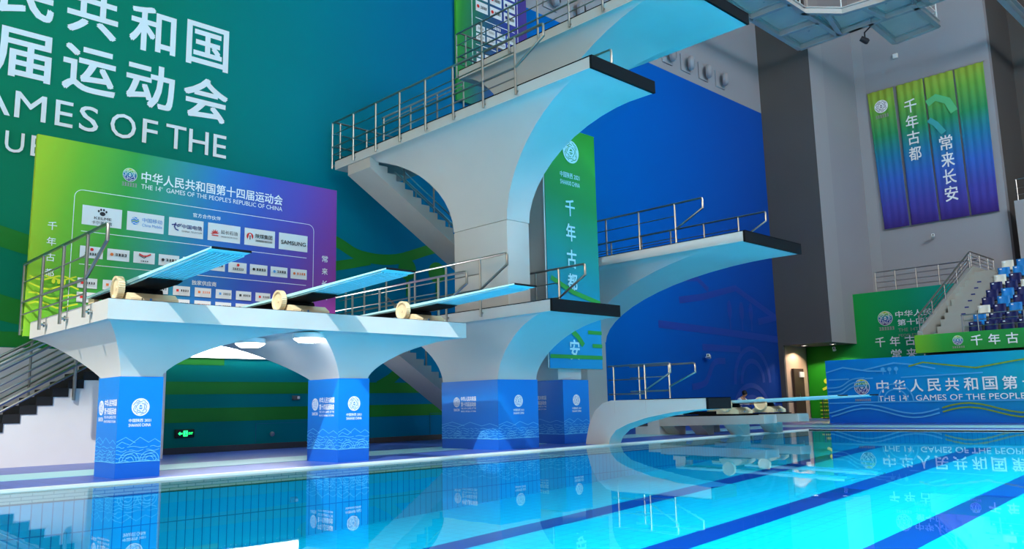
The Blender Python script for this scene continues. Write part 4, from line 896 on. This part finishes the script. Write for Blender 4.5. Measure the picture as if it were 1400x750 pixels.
b = MB(); b.tube([(35.6, 13.6, 16.7), (35.6, 13.6, 17.0), (35.3, 12.95, 17.21)], .03, INK, 6); b.build('yoke', t)
for i, yy in enumerate((8.45, 7.7)):
    b = MB(); b.bar((33, yy, 17.0), (45, yy-.1, 17.0), .22, .3, BLUEGREY); b.bar((33, yy, 17.3), (45, yy-.1, 17.3), .4, .05, BLUEGREY)
    o = b.build('roof_beam', loc=(39, yy, 17)); tag(o, ('blue-grey roof beam at the top right corner, nearer the banners', 'blue-grey roof beam at the very corner of the photo, farther right')[i], 'beam', 'roof beams')

# ------------------------------------------------------------------ passage door, barriers, person at the desk
dr = MB(); dr.box(36.6, 37.55, 18.66, 18.78, 0, 2.35, BROWN); door = dr.build('door_1', kind='structure')
b = MB(); b.box(37.0, 37.05, 18.63, 18.66, .95, 1.2, STEEL); b.build('door_handle', door)
b = MB(); b.box(37.1, 37.5, 18.6, 18.66, 1.95, 2.2, WHITEW); b.build('door_closer', door)
for i, yb_ in enumerate((17.35, 16.2, 15.05)):
    t = thing('crowd_barrier', ('black crowd barrier in front of the green wall, nearest the brown door', 'black crowd barrier in front of the green wall, middle of the three', 'black crowd barrier partly behind the blue pool end banner')[i], 'barrier', (37.6, yb_, 0), 'black crowd barriers')
    b = MB(); b.tube([(37.6, yb_-.5, 0), (37.6, yb_-.5, 1.05), (37.6, yb_+.5, 1.05), (37.6, yb_+.5, 0)], .022, INK, 8); b.tube([(37.6, yb_-.5, .2), (37.6, yb_+.5, .2)], .015, INK, 6); b.build('frame', t)
    for k in range(8): b = MB(); b.tube([(37.6, yb_-.4+.115*k, .2), (37.6, yb_-.4+.115*k, 1.05)], .01, INK, 6); b.build('bar', t)
    for s in (-.4, .4): b = MB(); b.bar((37.3, yb_+s, .02), (37.9, yb_+s, .02), .06, .03, INK); b.build('foot', t)
# desk
t = thing('desk', 'small blue-draped desk against the blue wall behind the low springboards', 'desk', (29.9, 16.9, 0))
b = MB(); b.bbox(28.9, 31.3, 16.6, 17.25, .70, .74, mat('desk_top', L(40, 70, 150), .6), .01); b.build('desk_top', t)
for lx in (28.98, 31.18):
    for ly in (16.66, 17.16): b = MB(); b.bar((lx, ly, 0), (lx, ly, .70), .05, .05, STEEL); b.build('leg', t)
b = MB(); b.mesh([(30.25, 16.7, .742), (30.6, 16.66, .742), (30.65, 16.95, .742), (30.3, 17.0, .742), (30.25, 16.7, .77), (30.6, 16.66, .77), (30.65, 16.95, .77), (30.3, 17, .77)], [(0, 3, 2, 1), (4, 5, 6, 7), (0, 1, 5, 4), (1, 2, 6, 5), (2, 3, 7, 6), (3, 0, 4, 7)], WHITEP)
o = b.build('paper_stack', loc=(30.4, 16.85, .742)); tag(o, 'small stack of white papers on the desk by the blue wall', 'paper')
b = MB(); b.bbox(30.75, 31.1, 16.75, 17.0, .742, .83, INKB, .012); b.box(30.8, 31.05, 16.78, 16.97, .83, .845, WHITEP)
o = b.build('tissue_box', loc=(30.9, 16.9, .742)); tag(o, 'small light blue box on the desk beside the papers', 'box')
t = thing('office_chair', 'dark chair under the seated person at the desk', 'chair', (29.9, 17.75, 0))
b = MB(); b.bbox(29.66, 30.14, 17.55, 18.0, .42, .47, INK, .015); b.build('seat', t)
b = MB(); b.bbox(29.68, 30.12, 17.98, 18.03, .5, .95, INK, .015); b.build('backrest', t)
for lx in (29.7, 30.1):
    for ly in (17.6, 17.98): b = MB(); b.tube([(lx, ly, 0), (lx, ly, .43)], .018, INK, 6); b.build('leg', t)
# seated person leaning over the desk
SKIN = mat('skin', L(190, 140, 110), .6); SHIRT = mat('white_shirt', L(222, 224, 230), .8); TROUS = mat('dark_trousers', L(34, 36, 44), .8); HAIR = mat('black_hair', L(16, 15, 16), .6)
pr = thing('person', 'person in a white shirt sitting bent over the desk by the blue wall', 'person', (29.9, 17.7, 0))
def skin(name, verts, edges, rad, mt, parent, sub=2):
    me = bpy.data.meshes.new(name); off = Vector((29.9, 17.7, 0)); me.from_pydata([tuple(Vector(v)-off) for v in verts], edges, [])
    o = bpy.data.objects.new(name, me); COL.objects.link(o); o.parent = parent
    sk = o.modifiers.new('skin', 'SKIN'); sk.use_smooth_shade = True
    for i, r in enumerate(rad): me.skin_vertices[0].data[i].radius = r if isinstance(r, tuple) else (r, r)
    me.skin_vertices[0].data[0].use_root = True
    sm = o.modifiers.new('smooth', 'SUBSURF'); sm.levels = sub; sm.render_levels = sub
    me.materials.append(mt); return o
X, Y = 29.9, 17.75
bv = [(X, Y, .55), (X, Y-.02, .68), (X, Y-.1, .85), (X, Y-.2, .98), (X, Y-.26, 1.06), (X, Y-.32, 1.13), (X, Y-.36, 1.2), (X, Y-.38, 1.27),
      (X-.18, Y-.2, .97), (X-.25, Y-.38, .80), (X-.14, Y-.62, .775), (X-.1, Y-.70, .775),
      (X+.18, Y-.2, .97), (X+.25, Y-.38, .80), (X+.16, Y-.62, .775), (X+.12, Y-.70, .775),
      (X-.1, Y-.02, .53), (X-.13, Y-.45, .52), (X-.13, Y-.47, .28), (X-.13, Y-.46, .07), (X-.13, Y-.6, .04),
      (X+.1, Y-.02, .53), (X+.13, Y-.45, .52), (X+.13, Y-.47, .28), (X+.13, Y-.46, .07), (X+.13, Y-.6, .04)]
be = [(0, 1), (1, 2), (2, 3), (3, 4), (4, 5), (5, 6), (6, 7), (3, 8), (8, 9), (9, 10), (10, 11), (3, 12), (12, 13), (13, 14), (14, 15), (0, 16), (16, 17), (17, 18), (18, 19), (19, 20), (0, 21), (21, 22), (22, 23), (23, 24), (24, 25)]
br_ = [.13, (.14, .1), (.15, .1), (.14, .09), .055, (.075, .085), (.08, .095), (.06, .07), .055, .045, .03, .022, .055, .045, .03, .022, .085, .07, .05, .04, .035, .085, .07, .05, .04, .035]
skin('body', bv, be, br_, SKIN, pr)
sv = bv[0:4]+bv[8:11]+bv[12:15]; se = [(0, 1), (1, 2), (2, 3), (3, 4), (4, 5), (5, 6), (3, 7), (7, 8), (8, 9)]
skin('shirt', [(a, b_, c_+.0) for a, b_, c_ in sv], se, [.15, (.16, .12), (.17, .12), (.155, .11), .075, .062, .042, .075, .062, .042], SHIRT, pr)
tv = [bv[0]]+bv[16:20]+bv[21:25]; te = [(0, 1), (1, 2), (2, 3), (3, 4), (0, 5), (5, 6), (6, 7), (7, 8)]
skin('trousers', tv, te, [.145, .10, .085, .065, .055, .10, .085, .065, .055], TROUS, pr)
b = MB(); hc = Vector((X, Y-.335, 1.21))
b.lathe([(.02, .115), (.06, .105), (.09, .07), (.1, .02), (.095, -.04), (.08, -.08)], hc, (0, .45, 1), HAIR, 16); b.build('hair', pr)
b = MB()
for s in (-1, 1): b.lathe([(.012, 0), (.008, .006)], (X+s*.03, Y-.425, 1.19), (0, -1, -.3), HAIR, 8)
b.mesh([(X-.014, Y-.43, 1.15), (X+.014, Y-.43, 1.15), (X, Y-.43, 1.185), (X, Y-.455, 1.152)], [(0, 1, 3), (1, 2, 3), (2, 0, 3), (0, 2, 1)], SKIN); b.build('face', pr)
for s in (-1, 1):
    b = MB(); bx_ = X+s*.11
    for k in range(4): b.tube([(bx_+(k-1.5)*.017, Y-.70, .778), (bx_+(k-1.5)*.02, Y-.74, .785), (bx_+(k-1.5)*.021, Y-.775+abs(k-1.5)*.008, .765)], .008, SKIN, 6)
    b.tube([(bx_-s*.025, Y-.68, .775), (bx_-s*.05, Y-.72, .768)], .009, SKIN, 6); b.build('fingers', pr)
